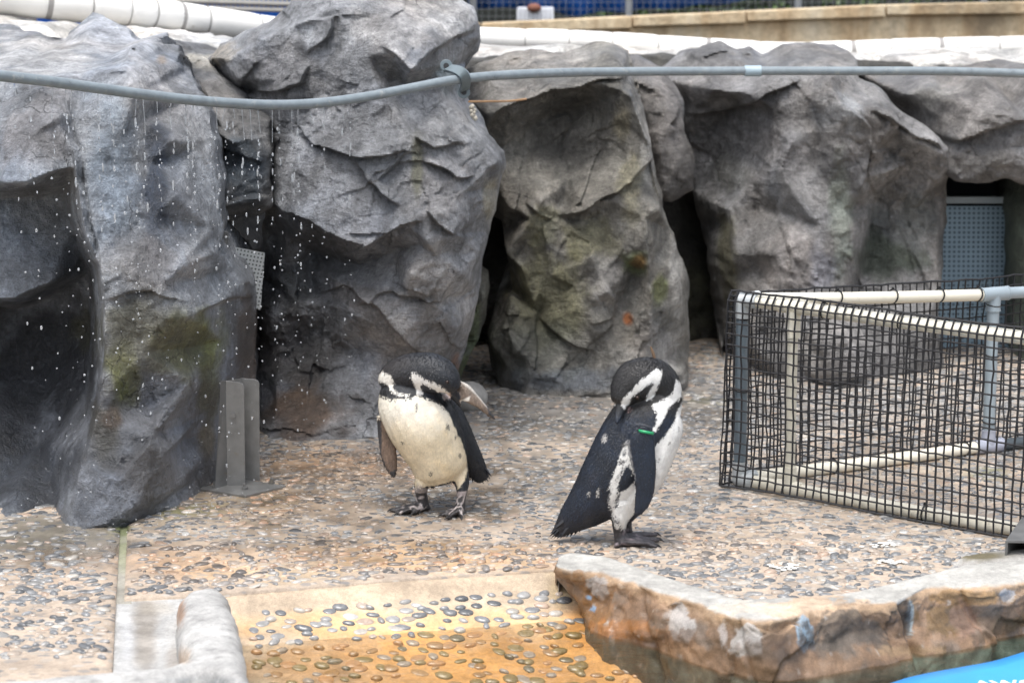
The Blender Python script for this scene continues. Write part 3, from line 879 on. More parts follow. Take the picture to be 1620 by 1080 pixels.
rock('boulder', 'grey rock lintel above the blue perforated door',
     [(1360, 115, 9.7), (1420, 112, 9.7), (1480, 106, 9.6), (1560, 100, 9.6), (1720, 100, 9.6), (1800, 300, 9.4), (1640, 300, 9.0), (1600, 284), (1545, 290), (1510, 288), (1490, 270), (1450, 220, 9.4), (1400, 160, 9.6)],
     [(1430, 150, 9.3), (1480, 140, 9.2), (1560, 130, 9.1), (1650, 120, 9.1), (1490, 190, 9.15), (1510, 220, 9.05), (1560, 180, 8.95), (1620, 190, 8.95), (1530, 260, 9.0), (1600, 250, 8.95), (1700, 260, 8.95), (1560, 225, 9.0), (1500, 160, 9.1)],
     ledges=[([(1455, 190), (1500, 225), (1570, 205), (1640, 185)], 0.05, 0.06, 1)],
     tints=[(1480, 150, 40, 25, (0.24, 0.23, 0.20), .4), (1560, 260, 60, 30, (0.11, 0.10, 0.085), .5)], base=(0.17, 0.16, 0.15), seed=21, h=0.01)

rock('boulder', 'greenish rock jamb on the far side of the blue perforated door',
     [(1606, 270, 9.3), (1660, 260, 9.3), (1760, 260, 9.3), (1760, 620, 9.2), (1612, 615, 9.2), (1604, 450, 9.2), (1608, 350, 9.2)],
     [(1640, 320, 9.05), (1640, 450, 9.0), (1700, 400, 8.95), (1650, 580, 8.95)], base=(0.085, 0.10, 0.075), seed=23, h=0.012)

rock('boulder', 'small pale grey boulder on the ground inside the pen, under the rear rail',
     [(1265, 585, 8.6), (1280, 530, 8.6), (1310, 500, 8.6), (1350, 505, 8.6), (1375, 540, 8.6), (1368, 600, 8.5), (1310, 612, 8.45)],
     [(1300, 540, 8.42), (1330, 530, 8.4), (1350, 560, 8.42), (1310, 590, 8.4), (1345, 595, 8.42)], base=(0.28, 0.27, 0.26), seed=25, thick=0.25, h=0.01)
rock('cliff', 'rear rock wall coloured dark as if shadowed, closing the gaps between the boulders',
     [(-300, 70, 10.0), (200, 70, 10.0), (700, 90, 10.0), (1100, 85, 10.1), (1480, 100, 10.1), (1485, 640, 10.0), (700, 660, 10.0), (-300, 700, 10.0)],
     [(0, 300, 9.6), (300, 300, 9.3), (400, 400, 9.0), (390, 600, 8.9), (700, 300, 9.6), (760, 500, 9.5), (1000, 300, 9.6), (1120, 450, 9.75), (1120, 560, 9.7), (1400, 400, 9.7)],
     base=(0.06, 0.057, 0.05), seed=31, h=0.02, thick=0.3, cat='rock wall', tints=[(1100, 480, 30, 80, (0.07, 0.07, 0.03), .5)])  # dark base colour stands in for shade in the gaps

WHITE_ROCK = (0.62, 0.60, 0.56)
rock('rock_ledge', 'whitewashed rocky ledge carrying the white pipe, over the dark boulders',
     [(730, 70, 10.4), (800, 76, 10.4), (900, 70, 10.4), (1000, 78, 10.5), (1100, 74, 10.5), (1250, 80, 10.5), (1380, 84, 10.5), (1500, 76, 10.5), (1640, 78, 10.5), (1760, 90, 10.5), (1760, 170, 10.2), (1400, 170, 10.2), (1100, 160, 10.2), (900, 160, 10.2), (730, 170, 10.2)],
     [(760, 95, 10.1), (840, 90, 10.1), (960, 100, 10.15), (1060, 100, 10.1), (1200, 100, 10.2), (1330, 110, 10.1), (1440, 100, 10.1), (1490, 95, 10.0), (1560, 105, 10.0), (1640, 100, 10.0)],
     base=WHITE_ROCK, seed=33, h=0.014, cat='rock ledge', tints=[(770, 85, 30, 22, (0.4, 0.39, 0.38), .6), (1420, 98, 16, 10, (0.38, 0.36, 0.34), .7), (1530, 98, 22, 12, (0.3, 0.29, 0.28), .7), (1590, 104, 30, 6, OCHRE, .7)], thick=0.4)
rock('rock_ledge', 'whitewashed rocky ledge under the tilted white pipe, beside the dripping pipe',
     [(-120, 20, 9.2), (0, 26, 9.2), (60, 32, 9.2), (120, 40, 9.2), (200, 44, 9.3), (300, 50, 9.4), (360, 60, 9.4), (400, 66, 9.4), (400, 140, 9.1), (200, 140, 9.0), (-120, 130, 8.9)],
     [(0, 50, 8.95), (60, 50, 8.9), (130, 60, 8.95), (280, 62, 9.0), (320, 75, 8.95), (360, 80, 9.0), (320, 105, 8.9), (100, 90, 8.8)],
     base=WHITE_ROCK, seed=35, h=0.012, cat='rock ledge', tints=[(330, 90, 24, 22, (0.4, 0.36, 0.24), .5)], thick=0.4)

# small grey stone between the boulders
b = MB()
b.ball(gp(742, 648) + Vector((0, 0.02, 0.045)), 0.078, 20, 12, (0.95, 0.9, 0.82))
st_ = b.build('stone', STONE, smooth=True)
tag(st_, 'rounded grey stone on the ground at the mouth of the cleft behind the bowing penguin', 'stone')

# ================================================================== GROUND
def xy(px, py, z=0.0):
    v = gp(px, py, z)
    return (v.x, v.y)


def sheet(name, poly, h, zfun, colfun, mat, depth=0.12, edge=0.0, kind='structure', wetfun=None, jit=0.0):
    """solid slab: top surface on a grid with height zfun(V2, dist to edge), straight sides down to -depth"""
    poly = densify(poly, 0.04, jit, 4) if jit else densify(poly, 0.05)
    V2, Q, _ = polygrid(poly, h)
    d, _, _, _ = segdist(V2, poly)
    if len(V2) and np.sum([(Q[0][0] >= 0)]):
        pass
    z = zfun(V2, d)
    V = np.c_[V2, z]
    cols = colfun(V, d)
    wet = wetfun(V) if wetfun else np.zeros(len(V))
    E = border_loops(Q)
    bv = sorted({e[0] for e in E})
    N = len(V)
    new = {bb: N + j for j, bb in enumerate(bv)}
    VV = np.vstack([V, np.c_[V2[bv], z[bv] - depth]])
    F = [tuple(x) for x in Q.tolist()] + [(bq, a, new[a], new[bq]) for a, bq in E]
    me = mesh(name, VV, F, np.clip(np.vstack([cols, cols[bv]]), 0.004, 0.9), True, np.r_[wet, wet[bv]])
    o = link(name, me, mat)
    if kind:
        tag(o, kind=kind)
    return o


def blobs(V, base, items, wob=0.6, sc=7, seed=2):
    px = topx(V)
    w_ = fbm(np.asarray(V) * sc, 4, seed)
    c = np.repeat(np.array(base, float)[None], len(V), 0)
    for (cx, cy, rx, ry, col, s) in items:
        dd = np.hypot((px[:, 0] - cx) / rx, (px[:, 1] - cy) / ry) + wob * w_
        m = (sstep(1.2, 0.4, dd) * s)[:, None]
        c = c * (1 - m) + m * np.array(col)
    return c


def blobmask(V, items, seed=5):
    px = topx(V)
    w_ = fbm(np.asarray(V) * 6, 3, seed)
    m = np.zeros(len(V))
    for (cx, cy, rx, ry, s) in items:
        dd = np.hypot((px[:, 0] - cx) / rx, (px[:, 1] - cy) / ry) + 0.6 * w_
        m = np.maximum(m, sstep(1.25, 0.35, dd) * s)
    return m


SAND = (0.46, 0.375, 0.295)
GROUND_TINTS = [(560, 740, 170, 30, (0.46, 0.27, 0.14), .75), (420, 790, 140, 28, (0.45, 0.27, 0.14), .75), (640, 880, 280, 30, (0.55, 0.35, 0.18), .75), (300, 890, 140, 34, (0.48, 0.30, 0.17), .7), (80, 900, 160, 40, (0.46, 0.35, 0.26), .5), (900, 640, 900, 70, (0.25, 0.24, 0.225), .85), (1000, 760, 400, 50, (0.32, 0.285, 0.245), .6), (560, 780, 240, 60, (0.34, 0.275, 0.21), .7), (520, 720, 130, 28, (0.42, 0.29, 0.19), .6), (330, 800, 150, 40, (0.32, 0.26, 0.18), .7), (60, 850, 180, 40, (0.23, 0.22, 0.18), .8), (270, 805, 70, 16, (0.14, 0.14, 0.06), .8), (190, 825, 20, 30, (0.10, 0.14, 0.03), .8), (420, 860, 200, 40, (0.40, 0.32, 0.24), .6), (450, 905, 160, 22, (0.55, 0.41, 0.26), .6), (1120, 635, 40, 12, (0.17, 0.17, 0.10), .6), (1560, 748, 40, 12, (0.10, 0.14, 0.04), .6), (1150, 850, 120, 30, (0.45, 0.36, 0.27), .6), (740, 790, 80, 20, (0.24, 0.21, 0.18), .5)]
WETS = [(620, 760, 420, 110, 1.0), (900, 660, 500, 60, .8), (150, 860, 220, 60, .9), (1000, 780, 260, 50, .6), (1450, 760, 300, 100, .6), (560, 860, 300, 40, .8)]


def ground_col(V, d):
    c = blobs(V, SAND, GROUND_TINTS)
    n = fbm(V * np.array([2.5, 2.5, 1]), 4, 9)
    return c * np.clip(1 + 0.3 * n, 0.6, 1.4)[:, None]


def ground_z(V2, d):
    q = np.c_[V2, np.zeros(len(V2))]
    return 0.004 * fbm(q * 3, 3, 12) + 0.0012 * fbm(q * 25, 2, 13) - 0.006 * sstep(0.02, 0.0, d)


def ground_wet(V):
    return blobmask(V, WETS)


g_a, g_b = np.array(xy(197, 806)), np.array(xy(190, 945))
gd = (g_a - g_b) / np.linalg.norm(g_a - g_b)
gn = np.array([gd[1], -gd[0]])
far = g_b + gd * (11.5 - g_b[1]) / gd[1]
gap = 0.011
front_main = [xy(345, 936), xy(470, 927), xy(600, 916), xy(760, 905), xy(905, 896), xy(965, 902), xy(1100, 945), xy(1220, 965), xy(1340, 955), xy(1500, 915), xy(1640, 900)]
main_poly = [tuple(g_b + gn * gap)] + front_main + [(4.6, 5.65), (4.6, 11.5), tuple(far + gn * gap)]
slab_main = sheet('pavement', main_poly, 0.03, ground_z, ground_col, FLOORM, wetfun=ground_wet)
left_poly = [tuple(g_b - gn * gap), tuple(far - gn * gap), (-4.5, 11.5), (-4.5, 4.3), xy(172, 1200), xy(177, 1064)]
slab_left = sheet('pavement', left_poly, 0.03, ground_z, ground_col, FLOORM, wetfun=ground_wet)


def joint_col(V, d):
    return blobs(V, (0.33, 0.315, 0.27), [(197, 830, 30, 45, (0.09, 0.11, 0.035), .85), (195, 885, 14, 30, (0.26, 0.27, 0.17), .7)])


joint = sheet('joint_channel', [tuple(g_b - gn * 0.03 - gd * .02), tuple(g_b + gn * 0.03 - gd * .02), tuple(far + gn * 0.03), tuple(far - gn * 0.03)], 0.012, lambda V2, d: np.full(len(V2), -0.011) + 0.003 * fbm(np.c_[V2 * 20, V2[:, :1] * 0], 3, 3), joint_col, PAVE, 0.08)

# ramp running down into the water
WATER_Z = -0.095
ra, rb = np.array(xy(345, 936)), np.array(xy(905, 896))
rd = (rb - ra) / np.linalg.norm(rb - ra)
rn = np.array([rd[1], -rd[0]])
if rn[1] > 0:
    rn = -rn


def ramp_z(V2, d=None):
    t = (V2 - ra) @ rn
    q = np.c_[V2, np.zeros(len(V2))]
    z = -0.012 - 0.03 * sstep(0.0, 0.055, t) - 0.36 * np.maximum(0, t - 0.045)
    return z + 0.003 * fbm(q * 9, 3, 14)


def ramp_col(V, d):
    c = blobs(V, (0.53, 0.42, 0.305), [(720, 990, 420, 30, (0.66, 0.40, 0.17), .65), (820, 1046, 440, 62, (0.72, 0.37, 0.11), .9), (940, 985, 70, 40, (0.66, 0.32, 0.09), .9), (480, 1060, 140, 30, (0.52, 0.33, 0.18), .8), (560, 925, 260, 12, (0.46, 0.36, 0.26), .7), (700, 985, 200, 14, (0.60, 0.42, 0.25), .5), (890, 930, 30, 40, (0.42, 0.32, 0.17), .6)])
    return c * np.clip(1 + 0.25 * fbm(V * 4, 4, 19), 0.6, 1.4)[:, None]


ramp_poly = [xy(325, 939), xy(470, 926.2), xy(600, 915.2), xy(760, 904.4), xy(905, 895.4), xy(990, 895)] + [(0.62, 5.2), (0.75, 4.6), (-0.75, 4.6)]
ramp = sheet('ramp', ramp_poly, 0.015, ramp_z, ramp_col, PAVE, 0.15, wetfun=lambda V: sstep(WATER_Z + 0.03, WATER_Z, V[:, 2]) * 0.15)

# pool floor and water
b = MB()
b.add([(-5, 1.5, -0.42), (5, 1.5, -0.42), (5, 6.4, -0.42), (-5, 6.4, -0.42)], [(0, 1, 2, 3)])
pf = b.build('pool_floor', simple('pool_floor', (0.20, 0.22, 0.18), 0.8, var=0.3, scale=3))
tag(pf, kind='structure')
t = NT('water')
p = t.pos()
t.n.remove(t.b)
tr = t.n.new('ShaderNodeBsdfTransparent')
tr.inputs[0].default_value = (0.95, 0.94, 0.90, 1)
gl = t.n.new('ShaderNodeBsdfGlossy')
gl.inputs['Roughness'].default_value = 0.03
fr = t.n.new('ShaderNodeFresnel')
fr.inputs['IOR'].default_value = 1.33
bp = t.bump(t.noise(t.mapping(p, (1, 2.2, 1)), 9, 3, 0.5, 0.5), 0.35, 0.02)
t.link(bp, gl.inputs['Normal'])
t.link(bp, fr.inputs['Normal'])
mx = t.n.new('ShaderNodeMixShader')
t.link(fr.outputs[0], mx.inputs[0])
t.link(tr.outputs[0], mx.inputs[1])
t.link(gl.outputs[0], mx.inputs[2])
t.link(mx.outputs[0], t.out.inputs['Surface'])
b = MB()
b.add([(-5, 1.5, WATER_Z), (5, 1.5, WATER_Z), (5, 5.95, WATER_Z), (-5, 5.95, WATER_Z)], [(0, 1, 2, 3)])
tag(b.build('water', t.m), kind='structure')

# ------------------------------------------------------------------ channel slab and kerb
def slab_col(V, d):
    return blobs(V, (0.43, 0.43, 0.42), [(228, 1000, 24, 90, (0.36, 0.31, 0.25), .5), (250, 960, 40, 14, (0.42, 0.38, 0.32), .6), (275, 1050, 14, 40, (0.35, 0.31, 0.27), .6), (205, 1010, 12, 40, (0.55, 0.56, 0.57), .6)]) * np.clip(1 + 0.2 * fbm(V * 14, 3, 3), 0.7, 1.3)[:, None]


chan = sheet('channel_floor', [xy(182, 950, -.012), xy(300, 941, -.012), xy(320, 1075, -.012), xy(178, 1075, -.012)], 0.012, lambda V2, d: -0.012 - 0.006 * sstep(0.0, 0.12, d) + 0.002 * fbm(np.c_[V2 * 12, V2[:, :1] * 0], 3, 5), slab_col, PAVE, 0.1, wetfun=lambda V: blobmask(V, [(228, 1000, 26, 80, .7)]))


def kerb_z(V2, d):
    q = np.c_[V2, np.zeros(len(V2))]
    r = 0.045
    tt = np.clip(1 - d / r, 0, 1)
    return 0.062 - 0.05 * (1 - np.sqrt(np.maximum(0, 1 - tt * tt))) + 0.006 * fbm(q * 9, 4, 23) + 0.002 * fbm(q * 40, 3, 24)


def kerb_col(V, d):
    return blobs(V, (0.43, 0.425, 0.41), [(284, 965, 9, 30, (0.34, 0.20, 0.12), .85), (292, 1040, 12, 12, (0.42, 0.30, 0.2), .7), (365, 955, 10, 8, (0.2, 0.19, 0.17), .7), (320, 1078, 60, 10, (0.22, 0.24, 0.26), .7), (390, 1000, 10, 60, (0.55, 0.54, 0.52), .5)]) * np.clip(1 + 0.3 * fbm(V * 12, 4, 6) - .3 * sstep(.2, .5, fbm(V * 34, 3, 8)), 0.45, 1.35)[:, None]  # grey-blue patch paints shade on the front face


kz = 0.05
kerb_poly = [xy(*p_, kz) for p_ in [(279, 950), (293, 937), (318, 931), (345, 929), (364, 942), (374, 968), (382, 1000), (390, 1035), (398, 1070), (404, 1110), (380, 1110), (362, 1082), (335, 1070), (300, 1068), (275, 1078), (255, 1110), (-60, 1135), (-60, 1086), (26, 1076), (176, 1063), (259, 1056), (294, 1044), (281, 1005)]]
kerb = sheet('kerb', kerb_poly, 0.010, kerb_z, kerb_col, PAVE, 0.3, kind=None, jit=0.006)
tag(kerb, 'rounded pale concrete kerb bending round the small channel at the pool edge, brown-stained inside', 'kerb')

# ------------------------------------------------------------------ pool-edge ledge of painted rock
def crom(A, n):
    """Catmull-Rom along axis 0"""
    A = np.asarray(A, float)
    k = len(A)
    u = np.linspace(0, k - 1, n)
    i = np.clip(np.floor(u).astype(int), 0, k - 2)
    f = (u - i).reshape(-1, *([1] * (A.ndim - 1)))
    p0, p1, p2, p3 = A[np.maximum(i - 1, 0)], A[i], A[i + 1], A[np.minimum(i + 2, k - 1)]
    return 0.5 * (2 * p1 + (p2 - p0) * f + (2 * p0 - 5 * p1 + 4 * p2 - p3) * f ** 2 + (3 * p1 - p0 - 3 * p2 + p3) * f ** 3)


row_back = [(884, 886), (902, 877), (960, 884), (1040, 911), (1110, 933), (1170, 949), (1230, 948), (1290, 945), (1345, 940), (1430, 921), (1520, 898), (1600, 889), (1700, 882), (1900, 870)]
row_top = [(879, 896), (893, 901), (950, 907), (1030, 933), (1100, 954), (1164, 976), (1215, 982), (1290, 966), (1350, 954), (1420, 953), (1470, 930), (1553, 929), (1640, 920), (1850, 905)]
row_mid = [(877, 912), (890, 925), (945, 945), (1020, 974), (1090, 1000), (1155, 1019), (1225, 1030), (1300, 1012), (1360, 1000), (1420, 995), (1475, 976), (1560, 970), (1645, 958), (1860, 940)]
row_wat = [(884, 930), (905, 958), (945, 996), (1010, 1017), (1090, 1044), (1160, 1066), (1232, 1076), (1320, 1063), (1400, 1048), (1450, 1037), (1500, 1027), (1580, 1012), (1660, 996), (1860, 972)]
rows = []
rows.append([gp(*q, 0.05) + Vector((0, 0.02, -0.12)) for q in row_back])
rows.append([gp(*q, 0.045) for q in row_back])
rows.append([(gp(*q, 0.056) + gp(*r_, 0.056)) / 2 for q, r_ in zip(row_back, row_top)])
rows.append([gp(*q, 0.05) for q in row_top])
rows.append([gp(q[0] * .6 + r_[0] * .4, q[1] * .6 + r_[1] * .4, 0.022) for q, r_ in zip(row_top, row_mid)])
rows.append([gp(*q, -0.02) for q in row_mid])
rows.append([gp(*q, WATER_Z) for q in row_wat])
rows.append([gp(*q, WATER_Z) + Vector((0, -0.02, -0.10)) for q in row_wat])
rows.append([gp(*q, WATER_Z) + Vector((0, -0.03, -0.33)) for q in row_wat])
A = np.array([[tuple(v) for v in r_] for r_ in rows])
A = crom(A, 90)
A = crom(A.transpose(1, 0, 2), 420).transpose(1, 0, 2)
nr, nc = A.shape[:2]
V = A.reshape(-1, 3)
du = np.gradient(A, axis=1)
dv = np.gradient(A, axis=0)
Nn = np.cross(du, dv).reshape(-1, 3)
Nn /= np.linalg.norm(Nn, axis=1, keepdims=True) + 1e-12
if Nn.reshape(nr, nc, 3)[nr // 4, nc // 2, 2] < 0:
    Nn = -Nn
vrow = np.repeat(np.linspace(0, 8, nr), nc)
face = sstep(2.9, 3.8, vrow)
wq = V + 0.03 * np.c_[fbm(V * 9, 3, 41), fbm(V * 9 + 7, 3, 42), fbm(V * 9 + 3, 3, 43)]
fl = np.c_[wq[:, 0] - 0.5 * wq[:, 1], wq[:, 2] * 1.1 + 0.2 * wq[:, 0]]
disp = 0.004 * fbm(V * 22, 4, 44) + face * (0.014 * (ridged(V * 5, 3, 45) - 0.8) + 0.016 * flake(fl, 0.17, 46) + 0.004 * flake(fl + 1.7, 0.06, 47) + 0.006 * fbm(V * 20, 4, 48))
pxl = topx(V)
for (jx, jw, jd) in [(1434, 7, .028), (1168, 5, .010), (1022, 5, .012), (1540, 6, .012)]:
    disp = disp - jd * np.exp(-((pxl[:, 0] - jx - .25 * (pxl[:, 1] - 980) * (1 if jx != 1540 else 2.2) - 9 * fbm(V * 12, 2, 57)) / jw) ** 2) * sstep(2.5, 3.4, vrow)
V = V + Nn * disp[:, None]
pxl = topx(V)
wob = fbm(V * 14, 4, 49)
cols = np.repeat(np.array([[0.43, 0.42, 0.39]]), len(V), 0)
fm = sstep(2.85, 3.25, vrow + 0.35 * wob)[:, None]
brown = np.array([0.27, 0.175, 0.11]) * np.clip(1 + 0.9 * fbm(V * 7, 4, 50), 0.35, 2.2)[:, None]
cols = cols * (1 - fm) + fm * brown
gm = (sstep(.0, .35, fbm(V * np.array([9, 9, 16]), 4, 59)) * face * .6)[:, None]
cols = cols * (1 - gm) + gm * np.array([0.185, 0.165, 0.145])
ochre_edge = (sstep(2.7, 3.2, vrow + 0.4 * wob) * sstep(4.4, 3.4, vrow + 0.6 * wob) * 0.75)[:, None]
cols = cols * (1 - ochre_edge) + ochre_edge * np.array([0.46, 0.32, 0.20])
for (cx, cy, rx, ry, col, stg) in [(1270, 960, 90, 18, (0.55, 0.40, 0.27), .8), (1190, 958, 60, 14, (0.56, 0.5, 0.42), .6), (935, 955, 40, 40, (0.30, 0.155, 0.055), .7), (985, 995, 60, 16, (0.38, 0.16, 0.04), .7), (945, 925, 20, 16, (0.42, 0.42, 0.42), .7), (1075, 985, 22, 26, (0.52, 0.50, 0.48), .85), (1180, 1010, 22, 22, (0.54, 0.52, 0.5), .8), (1145, 1005, 8, 22, (0.45, 0.42, 0.4), .7), (1275, 1000, 16, 26, (0.30, 0.42, 0.52), .9), (1340, 1000, 70, 35, (0.10, 0.085, 0.07), .75), (1240, 1030, 50, 20, (0.14, 0.09, 0.06), .5), (1440, 975, 5, 30, (0.35, 0.42, 0.44), .8), (1434, 980, 6, 40, (0.05, 0.04, 0.035), .7), (1490, 990, 40, 30, (0.20, 0.125, 0.05), .7), (1440, 1030, 50, 8, (0.42, 0.29, 0.17), .7), (1560, 985, 60, 30, (0.10, 0.085, 0.07), .6), (1540, 945, 70, 12, (0.32, 0.19, 0.08), .7), (1590, 942, 14, 10, (0.55, 0.55, 0.55), .7), (1525, 985, 20, 30, (0.30, 0.18, 0.13), .5), (890, 925, 10, 20, (0.2, 0.19, 0.18), .5), (932, 945, 5, 4, (0.3, 0.5, 0.75), .9), (938, 963, 6, 5, (0.3, 0.5, 0.75), .9), (1010, 960, 50, 20, (0.22, 0.135, 0.08), .6), (1050, 1010, 60, 14, (0.17, 0.10, 0.06), .6)]:
    dd = np.hypot((pxl[:, 0] - cx) / rx, (pxl[:, 1] - cy) / ry) + 1.1 * wob + 0.5 * fbm(V * 40, 3, 58)
    m = (sstep(1.05, 0.8, dd) * stg)[:, None]
    cols = cols * (1 - m) + m * np.array(col)
dr = sstep(WATER_Z - .001, WATER_Z - .012, V[:, 2])[:, None]
cols = cols * (1 - dr) + dr * (np.array([0.19, 0.195, 0.165])[None] + sstep(1380, 1480, pxl[:, 0])[:, None] * np.array([[0.03, 0.11, 0.11]])) * np.clip(1 + .5 * wob, .5, 1.5)[:, None]
# pale speckles of worn paint
spk = (sstep(0.42, 0.62, fbm(V * 38, 3, 55)) * face * 0.6)[:, None]
cols = cols * (1 - spk) + spk * np.array([0.5, 0.46, 0.42])
I = np.arange(nr * nc).reshape(nr, nc)
Q = np.c_[I[:-1, :-1].ravel(), I[:-1, 1:].ravel(), I[1:, 1:].ravel(), I[1:, :-1].ravel()]
wetv = np.clip(sstep(3.6, 4.8, vrow) * 0.6 + 0.4 * sstep(5.3, 6, vrow), 0, 1)
F = [tuple(x) for x in Q[:, ::-1].tolist()] + [tuple(I[:, 0].tolist()), tuple(I[:, -1].tolist()[::-1])]
led = link('pool_ledge', mesh('pool_ledge', V, F, np.clip(cols * np.clip(1 + 0.25 * fbm(V * 30, 3, 51), .6, 1.4)[:, None], .01, .85), True, wetv), PAVE)
tag(led, 'angled pool-edge ledge with a grey concrete top and brown flaking rock face above the water', 'ledge')

# ------------------------------------------------------------------ pebbles
PCOL = [((0.115, 0.12, 0.125), .18), ((0.19, 0.195, 0.20), .24), ((0.28, 0.275, 0.265), .22), ((0.36, 0.30, 0.245), .12), ((0.41, 0.31, 0.24), .06), ((0.40, 0.37, 0.325), .09), ((0.43, 0.42, 0.40), .03)]
WARM = [((0.38, 0.22, 0.09), 0), ((0.27, 0.20, 0.08), 0), ((0.48, 0.26, 0.11), 0), ((0.18, 0.15, 0.085), 0)]
ps = np.array([q[1] for q in PCOL])
ps /= ps.sum()
PCOL = PCOL + WARM


def pebble_dome(seed, nseg=10):
    r_ = random.Random(seed)
    ph = [r_.uniform(0, 6.28) for _ in range(3)]
    am = [r_.uniform(0.02, 0.12), r_.uniform(0.01, 0.06), r_.uniform(0.0, 0.03)]
    V, F = [], []
    for (rr, zz) in ((1.0, -0.35), (1.0, 0.12), (0.86, 0.55), (0.5, 0.88)):
        for k in range(nseg):
            th = 2 * math.pi * k / nseg
            q = 1 + sum(a * math.sin((j + 2) * th + p_) for j, (a, p_) in enumerate(zip(am, ph)))
            V.append((rr * q * math.cos(th), rr * q * math.sin(th), zz + 0.08 * math.sin(th * 2 + ph[0])))
    V.append((r_.uniform(-.15, .15), r_.uniform(-.15, .15), 1.0))
    for i in range(3):
        for k in range(nseg):
            F.append((i * nseg + k, i * nseg + (k + 1) % nseg, (i + 1) * nseg + (k + 1) % nseg, (i + 1) * nseg + k))
    for k in range(nseg):
        F.append((3 * nseg + k, 3 * nseg + (k + 1) % nseg, 4 * nseg))
    return np.array(V), F


DOMES = [pebble_dome(i) for i in range(10)]
DOME_ME = {}


def dome_mesh(i, ci):
    if (i, ci) not in DOME_ME:
        V, F = DOMES[i]
        DOME_ME[(i, ci)] = mesh('pebble', V, F, np.repeat(np.array([PCOL[ci][0]]), len(V), 0))
        DOME_ME[(i, ci)].materials.append(PEB)
    return DOME_ME[(i, ci)]


def put_pebbles(parent, items, n_single):
    """items: (x, y, z, a, b, h, angle, colour index, dome, tilt normal); the n_single nearest in view are objects"""
    P = np.array([it[:3] for it in items])
    px = topx(P)
    vis = (px[:, 0] > -10) & (px[:, 0] < IW + 10) & (px[:, 1] < IH + 10)
    order = np.argsort(np.where(vis, P[:, 1], 99))
    single = set(order[:n_single].tolist())
    wetm = ground_wet(P)
    warmm = blobmask(P, [(560, 740, 190, 34, .8), (420, 800, 160, 40, .7), (640, 880, 300, 34, .8), (300, 890, 160, 40, .7), (1150, 860, 160, 30, .5)])
    VV, FF, CC = [], [], []
    n = 0
    for k, (x, y, z, a, bb, hh, ang, ci, di, nrm) in enumerate(items):
        up = Vector(nrm).normalized()
        ex = Vector((math.cos(ang), math.sin(ang), 0))
        ex = (ex - up * ex.dot(up)).normalized()
        ey = up.cross(ex)
        M = Matrix(((ex.x * a, ey.x * bb, up.x * hh, x), (ex.y * a, ey.y * bb, up.y * hh, y), (ex.z * a, ey.z * bb, up.z * hh, z), (0, 0, 0, 1)))
        if k in single:
            o = bpy.data.objects.new('pebble', dome_mesh(di, ci))
            COL.objects.link(o)
            o.parent = parent
            o.matrix_world = M
        else:
            V, F = DOMES[di]
            Mn = np.array(M)
            VV.append(V @ Mn[:3, :3].T + Mn[:3, 3])
            FF += [tuple(i + n for i in f) for f in F]
            c = np.array(PCOL[ci][0]) * random.uniform(0.75, 1.25) * (1 - .38 * wetm[k])
            c = c * (1 - warmm[k]) + warmm[k] * c * np.array([1.25, .92, .66])
            CC.append(np.repeat(c[None], len(V), 0))
            n += len(V)
    if VV:
        o = link('pebbles', mesh('pebbles', np.vstack(VV), FF, np.clip(np.vstack(CC), .01, .8)), PEB, parent)
        tag(o, kind='stuff')


def scatter_ground(poly, parent, n_single, skip=None, dens=1.0):
    poly = np.array(poly)
    lo, hi = poly.min(0), poly.max(0)
    lo = np.maximum(lo, [-2.4, 4.9])
    hi = np.minimum(hi, [2.7, 9.6])
    sx, sy = 0.0365, 0.0275
    pts = []
    j = 0
    y = lo[1]
    while y < hi[1]:
        x = lo[0] + (j % 2) * sx * 0.5
        while x < hi[0]:
            pts.append((x + random.uniform(-.4, .4) * sx, y + random.uniform(-.4, .4) * sy))
            x += sx
        y += sy
        j += 1
    P = np.array(pts)
    d, _, _, _ = segdist(P, poly)
    k = inside(P, poly) & (d > 0.02)
    px = topx(np.c_[P, np.zeros(len(P))])
    k &= (px[:, 0] > -80) & (px[:, 0] < IW + 80)
    if skip is not None:
        k &= ~skip(P, px)
    P, px = P[k], px[k]
    z = ground_z(P, np.full(len(P), 1.0))
    items = []
    loose = sstep(0.1, 0.5, fbm(np.c_[P * 1.7, P[:, :1] * 0], 3, 77))
    nearf = sstep(900, 1000, px[:, 1]) * (px[:, 0] < 200) + sstep(850, 930, px[:, 1]) * (px[:, 0] > 880) * 0.7
    wetp = ground_wet(np.c_[P, np.zeros(len(P))]) * sstep(-.25, .25, fbm(np.c_[P * 3, P[:, :1] * 0], 3, 78))
    for i in range(len(P)):
        drop = 0.03 + 0.15 * loose[i] + 0.16 * nearf[i] + .55 * wetp[i]
        if random.random() < drop:
            continue
        big = random.random()
        a = random.uniform(0.009, 0.018) if big < .72 else random.uniform(0.018, 0.027)
        bb = a * random.uniform(0.45, 0.8)
        hh = random.uniform(0.002, 0.0055) if px[i, 1] < 860 else random.uniform(0.0035, 0.009)
        items.append((P[i, 0], P[i, 1], z[i] - 0.0005, a, bb, hh, random.gauss(0.0, 0.6), int(rng.choice(7, p=ps)), random.randrange(10), (random.gauss(0, .09), random.gauss(0, .06), 1)))
    put_pebbles(parent, items, n_single)


scatter_ground(main_poly, slab_main, 60, skip=lambda P, px: ((px[:, 1] > 885) & (px[:, 0] > 860) & (segdist(P, np.array([(v.x, v.y) for v in rows[1]]), False)[0] < 0.05)) | (ramp_z(P) > 9))
scatter_ground(left_poly, slab_left, 50)

